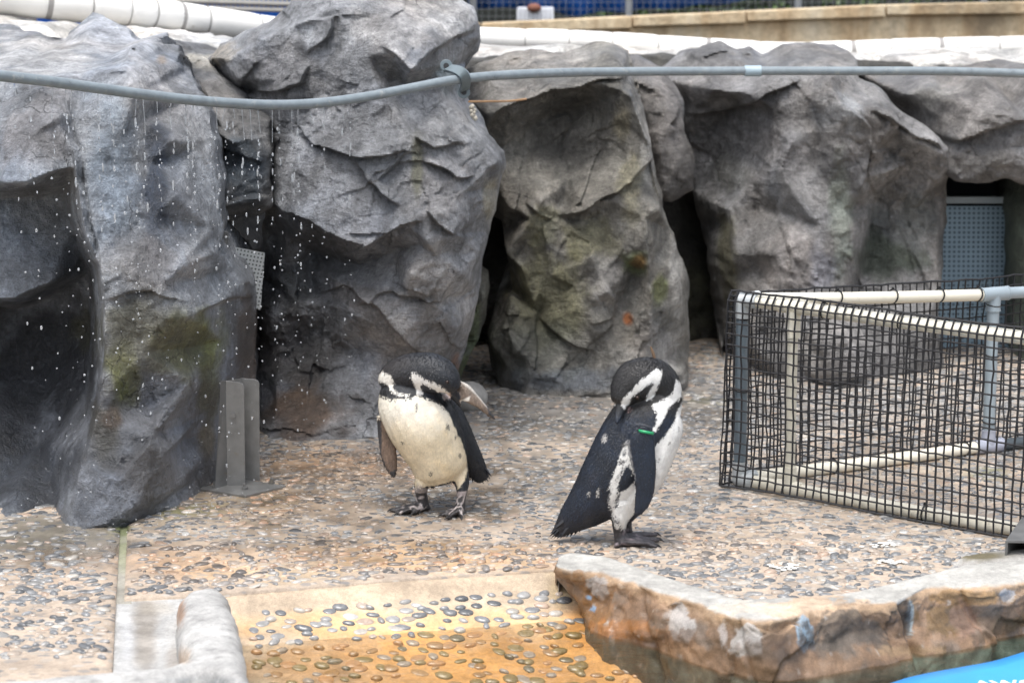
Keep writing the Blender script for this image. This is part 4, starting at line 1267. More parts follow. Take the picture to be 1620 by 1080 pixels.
items = []
yy = 0.070
rowi = 0
while yy < 0.62:
    xx = -0.1
    while xx < 1.75:
        q = ra + rd * (xx + (rowi % 2) * 0.03 + random.uniform(-.016, .016)) + rn * (yy + random.uniform(-.010, .010))
        xx += 0.043
        pz = float(ramp_z(q[None])[0])
        px = topx(np.array([[q[0], q[1], pz]]))[0]
        # stay clear of the kerb and the ledge
        if px[0] < 392 + max(0, (px[1] - 960)) * 0.1 or px[1] > 1100:
            continue
        wl = np.interp(px[1], [900, 930, 960, 995, 1010, 1040, 1066], [880, 893, 915, 950, 1010, 1095, 1230])
        if px[0] > wl - 12:
            continue
        if random.random() < 0.12:
            continue
        ci = int(rng.choice(7, p=ps)) if pz > WATER_Z - 0.005 else random.choice([7, 7, 8, 8, 9, 10, 3])
        a = random.choice([random.uniform(0.011, 0.018), random.uniform(0.017, 0.025)])
        items.append((q[0], q[1], pz, a, a * random.uniform(.55, .8), random.uniform(0.003, 0.0095), random.gauss(0, .4), ci, random.randrange(10), (-rn[0] * -0.34, rn[1] * 0.34, 1)))
    yy += 0.0315
    rowi += 1
put_pebbles(ramp, items, 190)

# ================================================================== BACKGROUND
def wrapped_pipe(name, label, path_px, radii, ties):
    pts = [at(x, y, Y) for x, y, Y in path_px]
    A = crom(np.array([tuple(p_) for p_ in pts]), 60)
    rr = np.interp(np.linspace(0, 1, 60), np.linspace(0, 1, len(radii)), radii)
    root = empty(name, pts[0], label, 'pipe')
    # wrapped sections, each slightly different, with a groove between them
    cuts = [0] + ties + [1]
    for i in range(len(cuts) - 1):
        a, bq = cuts[i] + (0.0006 if i else 0), cuts[i + 1] - 0.0006
        u = np.linspace(a, bq, 14) * 59
        P = np.stack([np.interp(u, np.arange(60), A[:, k]) for k in range(3)], 1)
        r0 = np.interp(u, np.arange(60), rr) * (1 + random.uniform(-.02, .02))
        r0 = r0 * (1 - 0.06 * np.abs(np.linspace(-1, 1, 14)) ** 8)
        b = MB()
        b.tube(P, list(r0), 24)
        b.build('wrap_section', FOAM, root, smooth=True)
    for tpos in ties:
        u = tpos * 59
        c = Vector([np.interp(u, np.arange(60), A[:, k]) for k in range(3)])
        c2 = Vector([np.interp(u + 0.5, np.arange(60), A[:, k]) for k in range(3)])
        t_ = (c2 - c).normalized()
        r0 = float(np.interp(u, np.arange(60), rr))
        b = MB()
        wdt = random.choice([0.0022, 0.003, 0.0022, 0.012])
        b.tube([c - t_ * wdt, c + t_ * wdt], r0 * 0.985, 20)
        b.build('tie_band', simple_tie, root, smooth=True)
    return root


simple_tie = simple('pipe_tie', (0.30, 0.29, 0.28), 0.6)
wrapped_pipe('wrapped_pipe', 'thick white wrapped pipe sloping down behind the top left boulder', [(-140, -28, 9.4), (60, 2, 9.5), (200, 16, 9.7), (300, 30, 9.9), (412, 46, 10.1), (520, 60, 10.3)], [0.082, 0.078, 0.074, 0.07, 0.066], [0.12, 0.22, 0.305, 0.40, 0.475, 0.565, 0.645, 0.79, 0.9])
wrapped_pipe('wrapped_pipe', 'long white wrapped pipe lying on the ledge below the stained concrete wall', [(690, 58, 10.9), (800, 62, 10.9), (900, 64, 10.9), (1000, 69, 10.9), (1120, 76, 10.9), (1235, 82, 10.9), (1340, 80, 10.9), (1420, 77, 10.9), (1520, 75, 10.9), (1640, 73, 10.9), (1760, 72, 10.9)], [0.056, 0.055, 0.052, 0.05, 0.05, 0.052, 0.052], [0.13, 0.2, 0.27, 0.335, 0.40, 0.47, 0.54, 0.61, 0.686, 0.77, 0.85, 0.93])

# stained concrete wall
t = NT('stained_concrete')
p = t.pos()
drip = t.noise(t.mapping(p, (5, 5, 0.9)), 1.0, 5, 0.6, 0.3)
c = t.ramp(drip, [(0.25, (0.34, 0.22, 0.11)), (0.42, (0.55, 0.41, 0.25)), (0.58, (0.68, 0.56, 0.38)), (0.8, (0.74, 0.67, 0.54))])
c = t.mix(t.ramp(t.noise(p, 2.2, 5, 0.6), [(0.50, 0.0), (0.68, 0.75)]), c, (0.17, 0.13, 0.085))
c = t.mix(t.ramp(t.noise(p, 20, 4), [(0.35, 0.35), (0.6, 0.0)]), c, (0.25, 0.2, 0.13))
t.set(col=c, rough=0.85, normal=t.bump(t.noise(p, 30, 5), 0.5, 0.02))
WALLM = t.m
root = empty('concrete_wall', at(1180, 70, 13), 'ochre stained concrete wall with a coping running behind the long white pipe', 'wall')
YW = 13.0
tops = [(600, 48), (760, 37), (1000, 26), (1180, 18), (1400, 8), (1620, 3), (1800, -2)]
b = MB()
for (x0, y0), (x1, y1) in zip(tops[:-1], tops[1:]):
    A0, A1 = at(x0, y0 + 14, YW), at(x1, y1 + 17, YW)
    b.prism([A0, A1, Vector((A1.x, A1.y, 0.2)), Vector((A0.x, A0.y, 0.2))], (0, 0.3, 0))
b.build('wall', WALLM, root)
for (x0, y0), (x1, y1) in zip(tops[:-1], tops[1:]):
    A0, A1 = at(x0 + 1.5, y0, YW), at(x1 - 1.5, y1, YW)
    B0, B1 = at(x0 + 1.5, y0 + 16, YW), at(x1 - 1.5, y1 + 19, YW)
    b = MB()
    b.prism([A0 + Vector((0, -.05, 0)), A1 + Vector((0, -.05, 0)), B1 + Vector((0, -.05, 0)), B0 + Vector((0, -.05, 0))], (0, 0.4, 0))
    b.build('coping_stone', WALLM, root, bevel=0.008)

# fence of wire mesh with blue sheeting, plants behind
fence = empty('wire_fence', at(1000, 10, 15), 'wire mesh fence on thin grey posts behind the stained wall', 'fence')
FM = simple('fence_steel', (0.25, 0.26, 0.27), 0.5)
for px_ in (748, 996, 1265, 1560):
    b = MB()
    top = at(px_, -90, 15)
    b.tube([Vector((top.x, 15, 0.3)), top], 0.028, 10)
    b.build('post', FM, fence, smooth=True)
b = MB()
x0, x1 = at(740, 0, 15).x, at(1700, 0, 15).x
z0, z1 = 1.2, 2.0
for i in range(int((x1 - x0) / 0.05)):
    b.box((x0 + i * 0.05, 15.0, (z0 + z1) / 2), (0.0025, 0.0025, z1 - z0))
for i in range(int((z1 - z0) / 0.05)):
    b.box(((x0 + x1) / 2, 15.004, z0 + i * 0.05), (x1 - x0, 0.0025, 0.0025))
b.build('wire_mesh', FM, fence)

TARP = simple('blue_tarpaulin', (0.02, 0.14, 0.52), 0.45, var=0.3, scale=3)
b = MB()
nx_ = 60
edge = [(700, 6), (790, 8), (860, 10), (900, 20), (940, 17), (990, 12), (1040, 10), (1090, 6), (1150, 0), (1260, -12), (1420, -14)]
Vt, Ft = [], []
for i in range(nx_ + 1):
    xx = 740 + (1400 - 740) * i / nx_
    yy = np.interp(xx, [e[0] for e in edge], [e[1] for e in edge]) + 5 + 2 * math.sin(i * .9)
    lo_ = at(xx, yy, 15.5)
    for k, zz in enumerate((lo_.z, lo_.z + 0.25, lo_.z + 0.8)):
        Vt.append((lo_.x, 15.5 + 0.03 * math.sin(i * 1.1 + k), zz))
for i in range(nx_):
    for k in range(2):
        Ft.append((i * 3 + k, (i + 1) * 3 + k, (i + 1) * 3 + k + 1, i * 3 + k + 1))
b.add(Vt, Ft)
o = b.build('tarpaulin', TARP, smooth=True)
m_ = o.modifiers.new('solid', 'SOLIDIFY')
m_.thickness = 0.006
tag(o, 'blue tarpaulin hanging behind the wire fence above the hedge', 'tarpaulin')

HEDGE = NT('hedge_leaves')
HEDGE.set(col=HEDGE.mix(HEDGE.ramp(HEDGE.noise(HEDGE.pos(), 9, 3), [(0.35, 0.0), (0.65, 1.0)]), (0.02, 0.045, 0.012), (0.09, 0.15, 0.035)), rough=0.5)
Vh, Fh = [], []
for i in range(5200):
    xx = random.uniform(0.5, 5.5)
    zz = random.uniform(0.6, 1.62 + 0.12 * math.sin(xx * 5) + 0.08 * math.sin(xx * 13) + (0.25 if xx > 2.8 else 0))
    yy = 16.3 + random.gauss(0, .16)
    c = Vector((xx, yy, zz))
    a = Vector((random.gauss(0, 1), random.gauss(0, 1), random.gauss(0, 1))).normalized()
    u_ = a.orthogonal().normalized() * random.uniform(.02, .05)
    v_ = a.cross(u_).normalized() * random.uniform(.015, .03)
    n = len(Vh)
    Vh += [c - u_, c + v_, c + u_, c - v_]
    Fh.append((n, n + 1, n + 2, n + 3))
hd = link('hedge', mesh('hedge', np.array([tuple(v) for v in Vh]), Fh, smooth=False), HEDGE.m)
tag(hd, 'clipped green hedge growing behind the wire fence', 'hedge', kind='stuff')
b = MB()
b.box((3, 17.2, 1.1), (12, 0.2, 2.6))
o = b.build('garden_wall', simple('dark_backing', (0.03, 0.035, 0.03), 0.9))
tag(o, 'dark garden wall behind the hedge', 'wall')
# white crate
root = empty('white_crate', at(847, 30, 14.4), 'white slatted crate holding a red-brown lump, on the wall behind the long pipe', 'crate')
CR = simple('crate_white', (0.72, 0.74, 0.78), 0.5)
for k in range(9):
    q0, q1 = at(820 + k * 6.7, 14, 14.4), at(820 + k * 6.7, 32, 14.4)
    b = MB()
    b.box(((q0.x), 14.4, (q0.z + q1.z) / 2), (0.022, 0.02, q0.z - q1.z))
    b.build('slat', CR, root)
for yy in (14, 22, 30):
    q0, q1 = at(819, yy, 14.4), at(876, yy, 14.4)
    b = MB()
    b.box(((q0.x + q1.x) / 2, 14.42, q0.z), (q1.x - q0.x, 0.02, 0.018))
    b.build('rail', CR, root)
b = MB()
q0, q1 = at(819, 30, 14.4), at(876, 12, 14.4)
b.box(((q0.x + q1.x) / 2, 14.7, (q0.z + q1.z) / 2), (q1.x - q0.x, 0.5, q1.z - q0.z))
b.build('side_panel', CR, root)
b = MB()
b.ball(at(845, 13, 14.38), 0.045, 12, 8, (1.1, .8, .7))
o = b.build('cushion', simple('red_brown', (0.22, 0.09, 0.06), 0.8), smooth=True)
tag(o, 'red-brown rounded lump sitting on the white crate', 'cushion')

# railing and blue corrugated sheet, top left
root = empty('railing', at(300, 0, 13), 'grey railing with close-set bars above the tilted white pipe', 'railing')
RM = simple('railing_grey', (0.33, 0.32, 0.30), 0.5)
for zpx in (1, 11):
    b = MB()
    b.tube([at(60, zpx - 6, 13), at(520, zpx + 8, 13)], 0.014, 8)
    b.build('rail', RM, root, smooth=True)
b = MB()
for k in range(62):
    xx = 62 + k * 7.4
    q0 = at(xx, -40, 13.03)
    q1 = at(xx, 10 + (xx - 290) * 0.028, 13.03)
    b.tube([q1, q0], 0.0105, 6)
bars = b.build('bars', RM, root, smooth=True)
tag(bars, kind='stuff')
b = MB()
Vt, Ft = [], []
for i in range(160):
    q = at(60 + i * 3, 40, 13.6)
    Vt += [(q.x, 13.6 + 0.02 * (i % 2), 1.2), (q.x, 13.6 + 0.02 * (i % 2), 1.58 + (0.0))]
Ft = [(2 * i, 2 * i + 2, 2 * i + 3, 2 * i + 1) for i in range(159)]
b.add(Vt, Ft)
o = b.build('corrugated_sheet', simple('blue_sheet', (0.02, 0.14, 0.5), 0.4))
m_ = o.modifiers.new('solid', 'SOLIDIFY')
m_.thickness = 0.006
tag(o, 'blue corrugated sheet below the grey railing', 'corrugated sheet')
b = MB()
b.box((-2.6, 14.6, 1.2), (4.2, 0.2, 2.6))
o = b.build('back_building', simple('building_render', (0.16, 0.15, 0.14), 0.9))
tag(o, 'dark plain building wall behind the railing', 'building')

# ================================================================== DOORS AND PLATES
def perforated(name, col, hole, pitch, rad, rough=0.45, metal=0.3):
    t = NT(name)
    v = t.n.new('ShaderNodeTexCoord').outputs['UV']
    vm = t.n.new('ShaderNodeVectorMath')
    vm.operation = 'FRACTION'
    sc = t.mapping(v, (1 / pitch, 1 / pitch, 1))
    t.link(sc, vm.inputs[0])
    s2 = t.n.new('ShaderNodeVectorMath')
    s2.operation = 'DISTANCE'
    s2.inputs[1].default_value = (0.5, 0.5, 0)
    t.link(vm.outputs[0], s2.inputs[0])
    m = t.ramp(s2.outputs['Value'], [(rad - 0.03, 1.0), (rad + 0.03, 0.0)])
    n = t.noise(t.pos(), 9, 4)
    base = t.mix(n, [x * .8 for x in col], [x * 1.2 for x in col])
    t.set(col=t.mix(m, base, hole), rough=rough, metal=metal, normal=t.bump(m, -0.4, 0.004))
    return t.m


def plate(name, corners, thick, mat, parent=None):
    """corners TL,TR,BR,BL (3-D), with uv in metres; a thin solid plate"""
    c = [Vector(q) for q in corners]
    nrm = (c[1] - c[0]).cross(c[3] - c[0]).normalized()
    if nrm.y > 0:
        nrm = -nrm
    V = c + [q - nrm * thick for q in c]
    F = [(3, 2, 1, 0), (4, 5, 6, 7), (0, 1, 5, 4), (1, 2, 6, 5), (2, 3, 7, 6), (3, 0, 4, 7)]
    me = mesh(name, np.array([tuple(v) for v in V]), F, smooth=False)
    uv = me.uv_layers.new(name='UVMap')
    e1 = (c[1] - c[0]).normalized()
    e2 = (c[3] - c[0])
    e2 = (e2 - e1 * e2.dot(e1)).normalized()
    for lp in me.loops:
        d = V[lp.vertex_index] - c[0]
        uv.data[lp.index].uv = (d.dot(e1), d.dot(e2))
    o = link(name, me, mat)
    if parent is not None:
        place(o, parent)
    return o


pp = plate('perforated_plate', [at(357, 388, 7.42), at(419, 400, 7.5), at(412, 490, 7.5), at(352, 480, 7.42)], 0.004, perforated('perforated_grey', (0.42, 0.45, 0.46), (0.015, 0.018, 0.02), 0.0142, 0.24))
tag(pp, 'small grey perforated plate standing tilted in the gap between two boulders', 'plate')
b = MB()
b.prism([at(352, 366, 7.2), at(360, 368, 7.2), at(358, 408, 7.2), at(350, 408, 7.2)], (0, 0.03, 0))
o = b.build('metal_strip', STEEL)
tag(o, 'short upright metal strip at the top left corner of the small perforated plate', 'strip')

root = empty('cage_door', at(1550, 450, 9.5), 'blue-grey finely perforated door under the rock lintel', 'door')
plate('door_panel', [at(1484, 326, 9.5), at(1640, 326, 9.5), at(1640, 605, 9.42), at(1484, 605, 9.42)], 0.02, perforated('perforated_blue', (0.19, 0.27, 0.33), (0.05, 0.08, 0.11), 0.022, 0.28), root)
b = MB()
q0, q1 = at(1478, 322, 9.47), at(1646, 322, 9.47)
b.box(((q0.x + q1.x) / 2, 9.5, q0.z + 0.015), (q1.x - q0.x, 0.06, 0.03))
b.build('top_rail', GREY_PVC, root)
b = MB()
q0 = at(1482, 470, 9.46)
b.box((q0.x, 9.49, 0.38), (0.03, 0.05, 0.76))
b.build('side_rail', GREY_PVC, root)
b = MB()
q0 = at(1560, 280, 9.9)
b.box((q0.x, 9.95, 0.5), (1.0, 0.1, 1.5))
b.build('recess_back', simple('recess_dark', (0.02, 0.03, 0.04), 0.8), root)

# steel bracket
root = empty('steel_bracket', gp(380, 772), 'upright grey steel bracket with two fins bolted to the wet ground beside the left boulder', 'bracket')
b = MB()
pl_ = [gp(312, 772, .008), gp(388, 784, .008), gp(452, 768, .008), gp(378, 757, .008)]
b.prism([q - Vector((0, 0, .008)) for q in pl_], (0, 0, .009))
b.build('base_plate', STEEL, root, bevel=0.0015)
Ya, Yb = gp(372, 771).y, gp(398, 762).y


def fin(name, pts, Y0, off):
    b = MB()
    b.prism([at(x, y, Y0) for x, y in pts], off)
    return b.build(name, STEEL, root, bevel=0.001)


fin('fin', [(357, 602), (379, 605), (384, 607), (386, 612), (388, 771), (359, 769)], Ya, (0, 0.006, 0))
fin('fin', [(381, 598), (403, 600), (408, 602), (410, 607), (411, 763), (383, 762)], Yb, (0, 0.006, 0))
b = MB()
b.prism([at(357.5, 602, Ya + .007), at(381.5, 598, Yb - .001), at(383.5, 762, Yb - .001), at(359.5, 769, Ya + .007)], (0.005, 0.0, 0))
b.build('web', STEEL, root)
b = MB()
b.prism([at(349, 603, Ya - .03), at(356.7, 602, Ya), at(358.8, 769, Ya), at(340, 774, Ya - .05)], (-0.001, 0.006, 0))
b.build('gusset', STEEL, root)
for (x, y) in [(387, 773), (430, 764), (340, 770)]:
    q = gp(x, y, .01)
    b = MB()
    b.tube([q, q + Vector((0, 0, .007))], 0.011, 6)
    b.tube([q + Vector((0, 0, .007)), q + Vector((0, 0, .018))], 0.006, 8)
    b.build('anchor_bolt', STEEL, root, smooth=False)
b = MB()
q = at(369, 657, Ya - 0.002)
b.tube([q, q + Vector((0, -0.006, 0))], 0.008, 10)
b.build('rivet', STEEL, root)

# ================================================================== DRIPPING PIPE
HP = [(-120, 104, 5.75), (0, 120, 6.0), (70, 128, 6.12), (150, 139, 6.27), (230, 150, 6.42), (320, 160, 6.6), (420, 166, 6.8), (500, 163.5, 6.96), (580, 153, 7.12), (660, 137.5, 7.24), (722, 126, 7.34), (800, 119, 7.5), (900, 115, 7.7), (1000, 113.5, 7.85), (1100, 113, 7.95), (1190, 112.5, 8.0), (1350, 112.5, 8.05), (1500, 113, 8.08), (1640, 117, 8.1), (1760, 119, 8.1)]
HA = crom(np.array([tuple(at(*q)) for q in HP]), 150)
root = empty('water_pipe', HA[0], 'long sagging grey water pipe strung across the boulders, dripping along its left half', 'pipe')
b = MB()
b.tube(HA, 0.0165, 14)
b.build('pipe', HOSE, root, smooth=True)
q0, q1 = at(1178, 112.6, 8.0), at(1204, 112.6, 8.0)
b = MB()
b.tube([q0, q1], 0.021, 16)
b.build('coupling', simple('coupling_blue', (0.36, 0.46, 0.52), 0.4), root, smooth=True)

# clamp on the boulder
root = empty('pipe_clamp', at(724, 126, 7.36), 'dark grey saddle clamp holding the water pipe to the tall boulder', 'clamp')
arc = []
for k in range(13):
    a_ = -0.25 + (math.pi + 0.3) * k / 12
    t_ = k / 12
    x_ = 707 + 27 * t_ - 0 + 14 * math.sin(math.pi * t_)
    y_ = 108 + 36 * t_ - 8 * math.sin(math.pi * t_)
    arc.append(at(x_, y_, 7.42 - 0.10 * math.sin(math.pi * t_) ** 0.7))
b = MB()
ax = Vector((0.9, -0.2, 0.42)).normalized()
wv = [(a - ax * 0.019, a + ax * 0.019) for a in arc]
V, F = [], []
for i, a in enumerate(arc):
    tg = (arc[min(i + 1, 12)] - arc[max(i - 1, 0)]).normalized()
    nr_ = tg.cross(ax).normalized()
    axx = nr_.cross(tg).normalized()
    for (s1, s2) in ((-1, -1), (1, -1), (1, 1), (-1, 1)):
        V.append(a + axx * 0.017 * s1 + nr_ * 0.006 * s2)
for i in range(12):
    for k in range(4):
        F.append((i * 4 + k, i * 4 + (k + 1) % 4, i * 4 + 4 + (k + 1) % 4, i * 4 + 4 + k))
F += [(3, 2, 1, 0), (48, 49, 50, 51)]
b.add(V, F)
b.build('saddle', CLAMP, root, smooth=True, bevel=0.002)
for (x, y) in ((706, 105), (734, 147)):
    q = at(x, y, 7.41)
    b = MB()
    b.tube([q + Vector((0, .02, 0)), q + Vector((0, -.008, .002))], [0.022, 0.022], 14)
    b.build('foot', CLAMP, root, smooth=True, bevel=0.002)
    b = MB()
    b.tube([q + Vector((0, -.008, .002)), q + Vector((0, -.0105, .0025))], 0.010, 10)
    b.build('screw_hole', BLACK, root)
    b = MB()
    b.ball(q + Vector((0.008 if y < 120 else -0.006, -.012, -.012 if y < 120 else .018)), 0.0075, 10, 6)
    b.build('screw_head', simple('bright_screw', (0.7, 0.72, 0.72), 0.3, 0.6), root, smooth=True)

# thin ochre cord and its frayed knot
b = MB()
cp = [at(742, 161, 7.75), at(775, 160.5, 7.95), at(805, 160, 8.1), at(832, 157, 8.25)]
b.tube(crom(np.array([tuple(v) for v in cp]), 24), 0.0042, 6)
tag(b.build('cord', simple('ochre_cord', (0.42, 0.25, 0.13), 0.8), smooth=True), 'thin ochre cord stretched from the tall boulder to the mossy one, below the clamp', 'cord')
b = MB()
for k in range(16):
    q = at(748 + random.uniform(-4, 4), 168 + k * 1.3, 7.72 + random.uniform(-.01, .01))
    b.ball(q, random.uniform(.006, .011), 7, 5)
tag(b.build('frayed_rope', simple('pale_rope', (0.45, 0.42, 0.36), 0.9), smooth=True), 'pale frayed rope end hanging beside the tall boulder below the clamp', 'rope')

# ================================================================== FALLING WATER
t = NT('water_drop')
t.set(col=(0.9, 0.93, 0.95), rough=0.05, trans=0.72, ior=1.33, spec=0.9)
DROP = t.m
hx = topx(HA)
db, sb = MB(), MB()
strands = [22, 48, 79, 100, 115, 137, 152, 170, 192, 217, 230, 245, 267, 290, 307, 330, 345, 358, 368, 383, 398, 412, 428, 443, 457, 472, 490, 510, 538, 551]
for sx_ in strands:
    i = int(np.argmin(np.abs(hx[:, 0] - sx_)))
    P0 = Vector(HA[i]) + Vector((0, 0, -0.0165))
    # ground or rock below
    L = random.uniform(0.02, 0.09) * (1.2 if 200 < sx_ < 460 else .8)
    drift = random.gauss(0, .006)
    pth = [P0 + Vector((drift * u, 0, -L * u)) for u in (0, .3, .6, 1)]
    sb.tube(pth, [.0022, .0010, .0008, .0013], 6)
    z = P0.z - L
    vx = random.gauss(0, .012)
    dens = random.uniform(.8, 1.5) if 110 < sx_ < 500 else random.uniform(1.2, 2.2)
    fall = 0
    while z > 0.02:
        fall = P0.z - z
        k_ = 0.010 + 0.075 * min(1, (fall / 1.0)) ** 0.8
        z -= random.uniform(.3, 2.1) * k_ * dens * 0.72
        jx = vx * fall + random.gauss(0, .002 + .007 * fall)
        if z < 0.02:
            break
        rr_ = random.choice([.0013, .0017, .0020, .0025, .0030, .0036])
        db.ball((P0.x + jx, P0.y + random.gauss(0, .005 + .03 * fall), z), rr_, 8, 6, (1, 1, random.choice([1, 1, 1.3, 1.8]) if fall > .35 else random.choice([1, 1.6, 2.6, 4.5])))
        if random.random() < .18:
            db.ball((P0.x + jx + random.gauss(0, .006), P0.y, z - random.uniform(.008, .02)), rr_ * .8, 8, 6)
# splashes where they land
for k in range(260):
    q = gp(random.choice([random.gauss(340, 60), random.uniform(0, 480)]), random.gauss(800, 40), 0)
    if q.y > 7.4:
        continue
    db.ball(q + Vector((0, 0, abs(random.gauss(0.008, .02)))), random.choice([.0012, .0016, .0022]), 6, 4)
o = db.build('water_drops', DROP, smooth=True)
tag(o, 'bright water drops falling from the pipe in front of the left boulders', 'water drops', kind='stuff')
o = sb.build('water_trickles', DROP, smooth=True)
tag(o, 'thin trickles of water hanging under the dripping pipe', 'water trickles', kind='stuff')

# ================================================================== NETTED PEN
PR = 0.021
c_b = gp(1170, 757, PR + .004)                     # corner, bottom
fr_b = gp(1640, 842, PR + .004)                    # front rail runs to the right, towards the camera
re_b = gp(1563, 705, PR + .004)                    # rear rail
re_b2 = gp(1690, 690, PR + .004)
fdir = (fr_b - c_b).normalized()
rdir = (re_b - c_b).normalized()
fr_b = c_b + fdir * 1.15
top_z = at(1172, 474, c_b.y).z
c_t = Vector((c_b.x, c_b.y, top_z))
fr_t = Vector((fr_b.x, fr_b.y, at(1620, 535, (c_b + fdir * 1.0).y).z))
re_t = Vector((re_b.x, re_b.y, at(1563, 465, re_b.y).z))
re_t2 = Vector((re_b2.x, re_b2.y, re_t.z))
pen = empty('netted_pen', c_b - Vector((0, 0, c_b.z)), 'cream pipe-framed pen wrapped in black netting on the pebbled ground', 'pen')


def pipe(name, a, bq, mat, r=PR, seg=14):
    b = MB()
    n = max(2, int((bq - a).length / 0.08))
    sag = Vector((0, 0, -0.003))
    b.tube([a.lerp(bq, i / n) + sag * math.sin(math.pi * i / n) for i in range(n + 1)], r, seg)
    return b.build(name, mat, pen, smooth=True)


up = Vector((0, 0, 1))
pipe('frame_pipe', c_b + fdir * .03, fr_b, WHITE_PVC)
pipe('frame_pipe', c_t + fdir * .03, fr_t, WHITE_PVC)
pipe('frame_pipe', c_t + rdir * .03, re_t - rdir * .05, WHITE_PVC)
pipe('frame_pipe', c_b + rdir * .03, re_b - rdir * .06, WHITE_PVC)
pipe('frame_pipe', re_t + (re_t2 - re_t).normalized() * .05, re_t2, GREY_PVC)
pipe('frame_pipe', re_b + (re_b2 - re_b).normalized() * .05, re_b2, simple('dark_grey_pvc', (0.06, 0.075, 0.085), 0.45))
pipe('post', c_b, c_t, simple('slate_pvc', (0.15, 0.19, 0.22), 0.45), PR * 1.0)
pipe('post', re_b, re_t, GREY_PVC, PR * 1.02)
pm = c_b + fdir * ((gp(1243, 775, PR) - c_b).dot(fdir)) + Vector((0, 0.0, 0))
kf = (pm - c_b).length / (fr_b - c_b).length
pt_ = c_t.lerp(fr_t, kf)
pipe('post', pm, pt_ - up * .02, WHITE_PVC, PR * .8)
b = MB()
b.tube([pt_ - up * .10, pt_ - up * .015], PR * 1.15, 14)
b.build('tee_fitting', WHITE_PVC, pen, smooth=True)
b = MB()
b.tube([pt_ - fdir * .05, pt_ + fdir * .05], PR * 1.16, 14)
b.build('tee_fitting', WHITE_PVC, pen, smooth=True)
b = MB()
b.tube([pm - fdir * .05, pm + fdir * .05], PR * 1.16, 14)
b.tube([pm, pm + up * .07], PR * 1.05, 14)
b.build('tee_fitting', WHITE_PVC, pen, smooth=True)


def elbow(c, dirs, mat, ln=.06):
    b = MB()
    b.ball(c, PR * 1.22, 14, 8)
    for d in dirs:
        b.tube([c, c + d * ln], PR * 1.2, 14)
        b.tube([c + d * (ln - .006), c + d * ln], PR * 1.26, 14)
    return b.build('corner_fitting', mat, pen, smooth=True)


PALEGREY = simple('pale_grey_fitting', (0.50, 0.53, 0.54), 0.4)
elbow(c_t, [fdir, rdir, -up], PALEGREY)
elbow(c_b, [fdir, rdir, up], PALEGREY)
r2 = (re_t2 - re_t).normalized()
elbow(re_t, [-rdir, r2, -up], GREY_PVC)
elbow(re_b, [-rdir, r2, up], simple('lilac_grey_fitting', (0.36, 0.38, 0.45), 0.45))


def net(name, rowfun, nu, nv, r, wob=.003, seed=1):
    """rowfun(u,v)->point; nu x nv cords tied at the crossings"""
    b = MB()
    rr = random.Random(seed)
    sub = 2
    G = {}
    for i in range(nu + 1):
        for j in range(nv + 1):
            G[i, j] = rowfun(i / nu, j / nv) + Vector((rr.gauss(0, wob), rr.gauss(0, wob * .6), rr.gauss(0, wob)))
    for i in range(nu + 1):
        b.tube([G[i, j] for j in range(nv + 1)], r * rr.uniform(.9, 1.1), 5, False)
    for j in range(nv + 1):
        b.tube([G[i, j] for i in range(nu + 1)], r * (1.25 if j in (0, nv) else rr.uniform(.85, 1.0)), 5, False)
    for k in G.values():
        b.ball(k, r * 1.45, 5, 3)
    return b.build(name, BLACK_NET, pen, smooth=True)


fn = Vector((fdir.y, -fdir.x, 0)).normalized()
if fn.y > 0:
    fn = -fn


def front_net(u, v):
    s_ = -0.035 + u * ((fr_b - c_b).length + .03)
    bot = c_b + fdir * s_ + fn * (0.035 + 0.02 * (1 - u)) - up * (c_b.z - .006)
    ctr = c_t.lerp(fr_t, s_ / (fr_t - c_t).length)
    if v > 0.99:
        q = ctr + up * (PR + .009) + fn * .012
    else:
        w_ = v / (17 / 18)
        q = bot.lerp(ctr + fn * (PR + .010), w_) - fn * (0.010 * math.sin(math.pi * w_))
    q.z += 0.003 * math.sin(u * 9 + v * 5) + (0.006 * math.sin(u * 5.3) if v < .02 else 0)
    q.x += 0.005 * math.sin(v * 6 + u * 3)
    q.z = max(q.z, .005)
    return q


net('front_net', front_net, 41, 18, .0032, .0010, 4)
rnm = Vector((-rdir.y, rdir.x, 0)).normalized()


def rear_net(u, v):
    L1 = (re_b - c_b).length
    L2 = (re_b2 - re_b).length
    s_ = u * (L1 + L2)
    if s_ < L1:
        bs, ts = c_b + rdir * s_, c_t.lerp(re_t, s_ / L1)
    else:
        bs, ts = re_b.lerp(re_b2, (s_ - L1) / L2), re_t.lerp(re_t2, (s_ - L1) / L2)
    q = (bs + rnm * .03 - up * (c_b.z - .008)).lerp(ts + rnm * (PR + .01) + up * (0.018 + 0.045 * u), v)
    q += rnm * .015 * math.sin(u * 11) * math.sin(math.pi * v)
    q.x += .008 * math.sin(u * 17) * (1 - v)
    return q


net('rear_net', rear_net, 46, 18, .0029, .0014, 5)


def left_net(u, v):
    # the short overlap where the net turns the corner
    a = c_b + rdir * (.05 * (1 - u)) + fdir * (-.035 * u) + fn * .03 * u - up * (c_b.z - .006) + rnm * .03 * (1 - u)
    tq = c_t + rdir * (.05 * (1 - u)) + fdir * (-.03 * u) + rnm * .02 * (1 - u) + up * .008
    q = a.lerp(tq, v)
    return q - (fdir + rdir) * .012


net('corner_net', left_net, 4, 18, .0031, .001, 6)
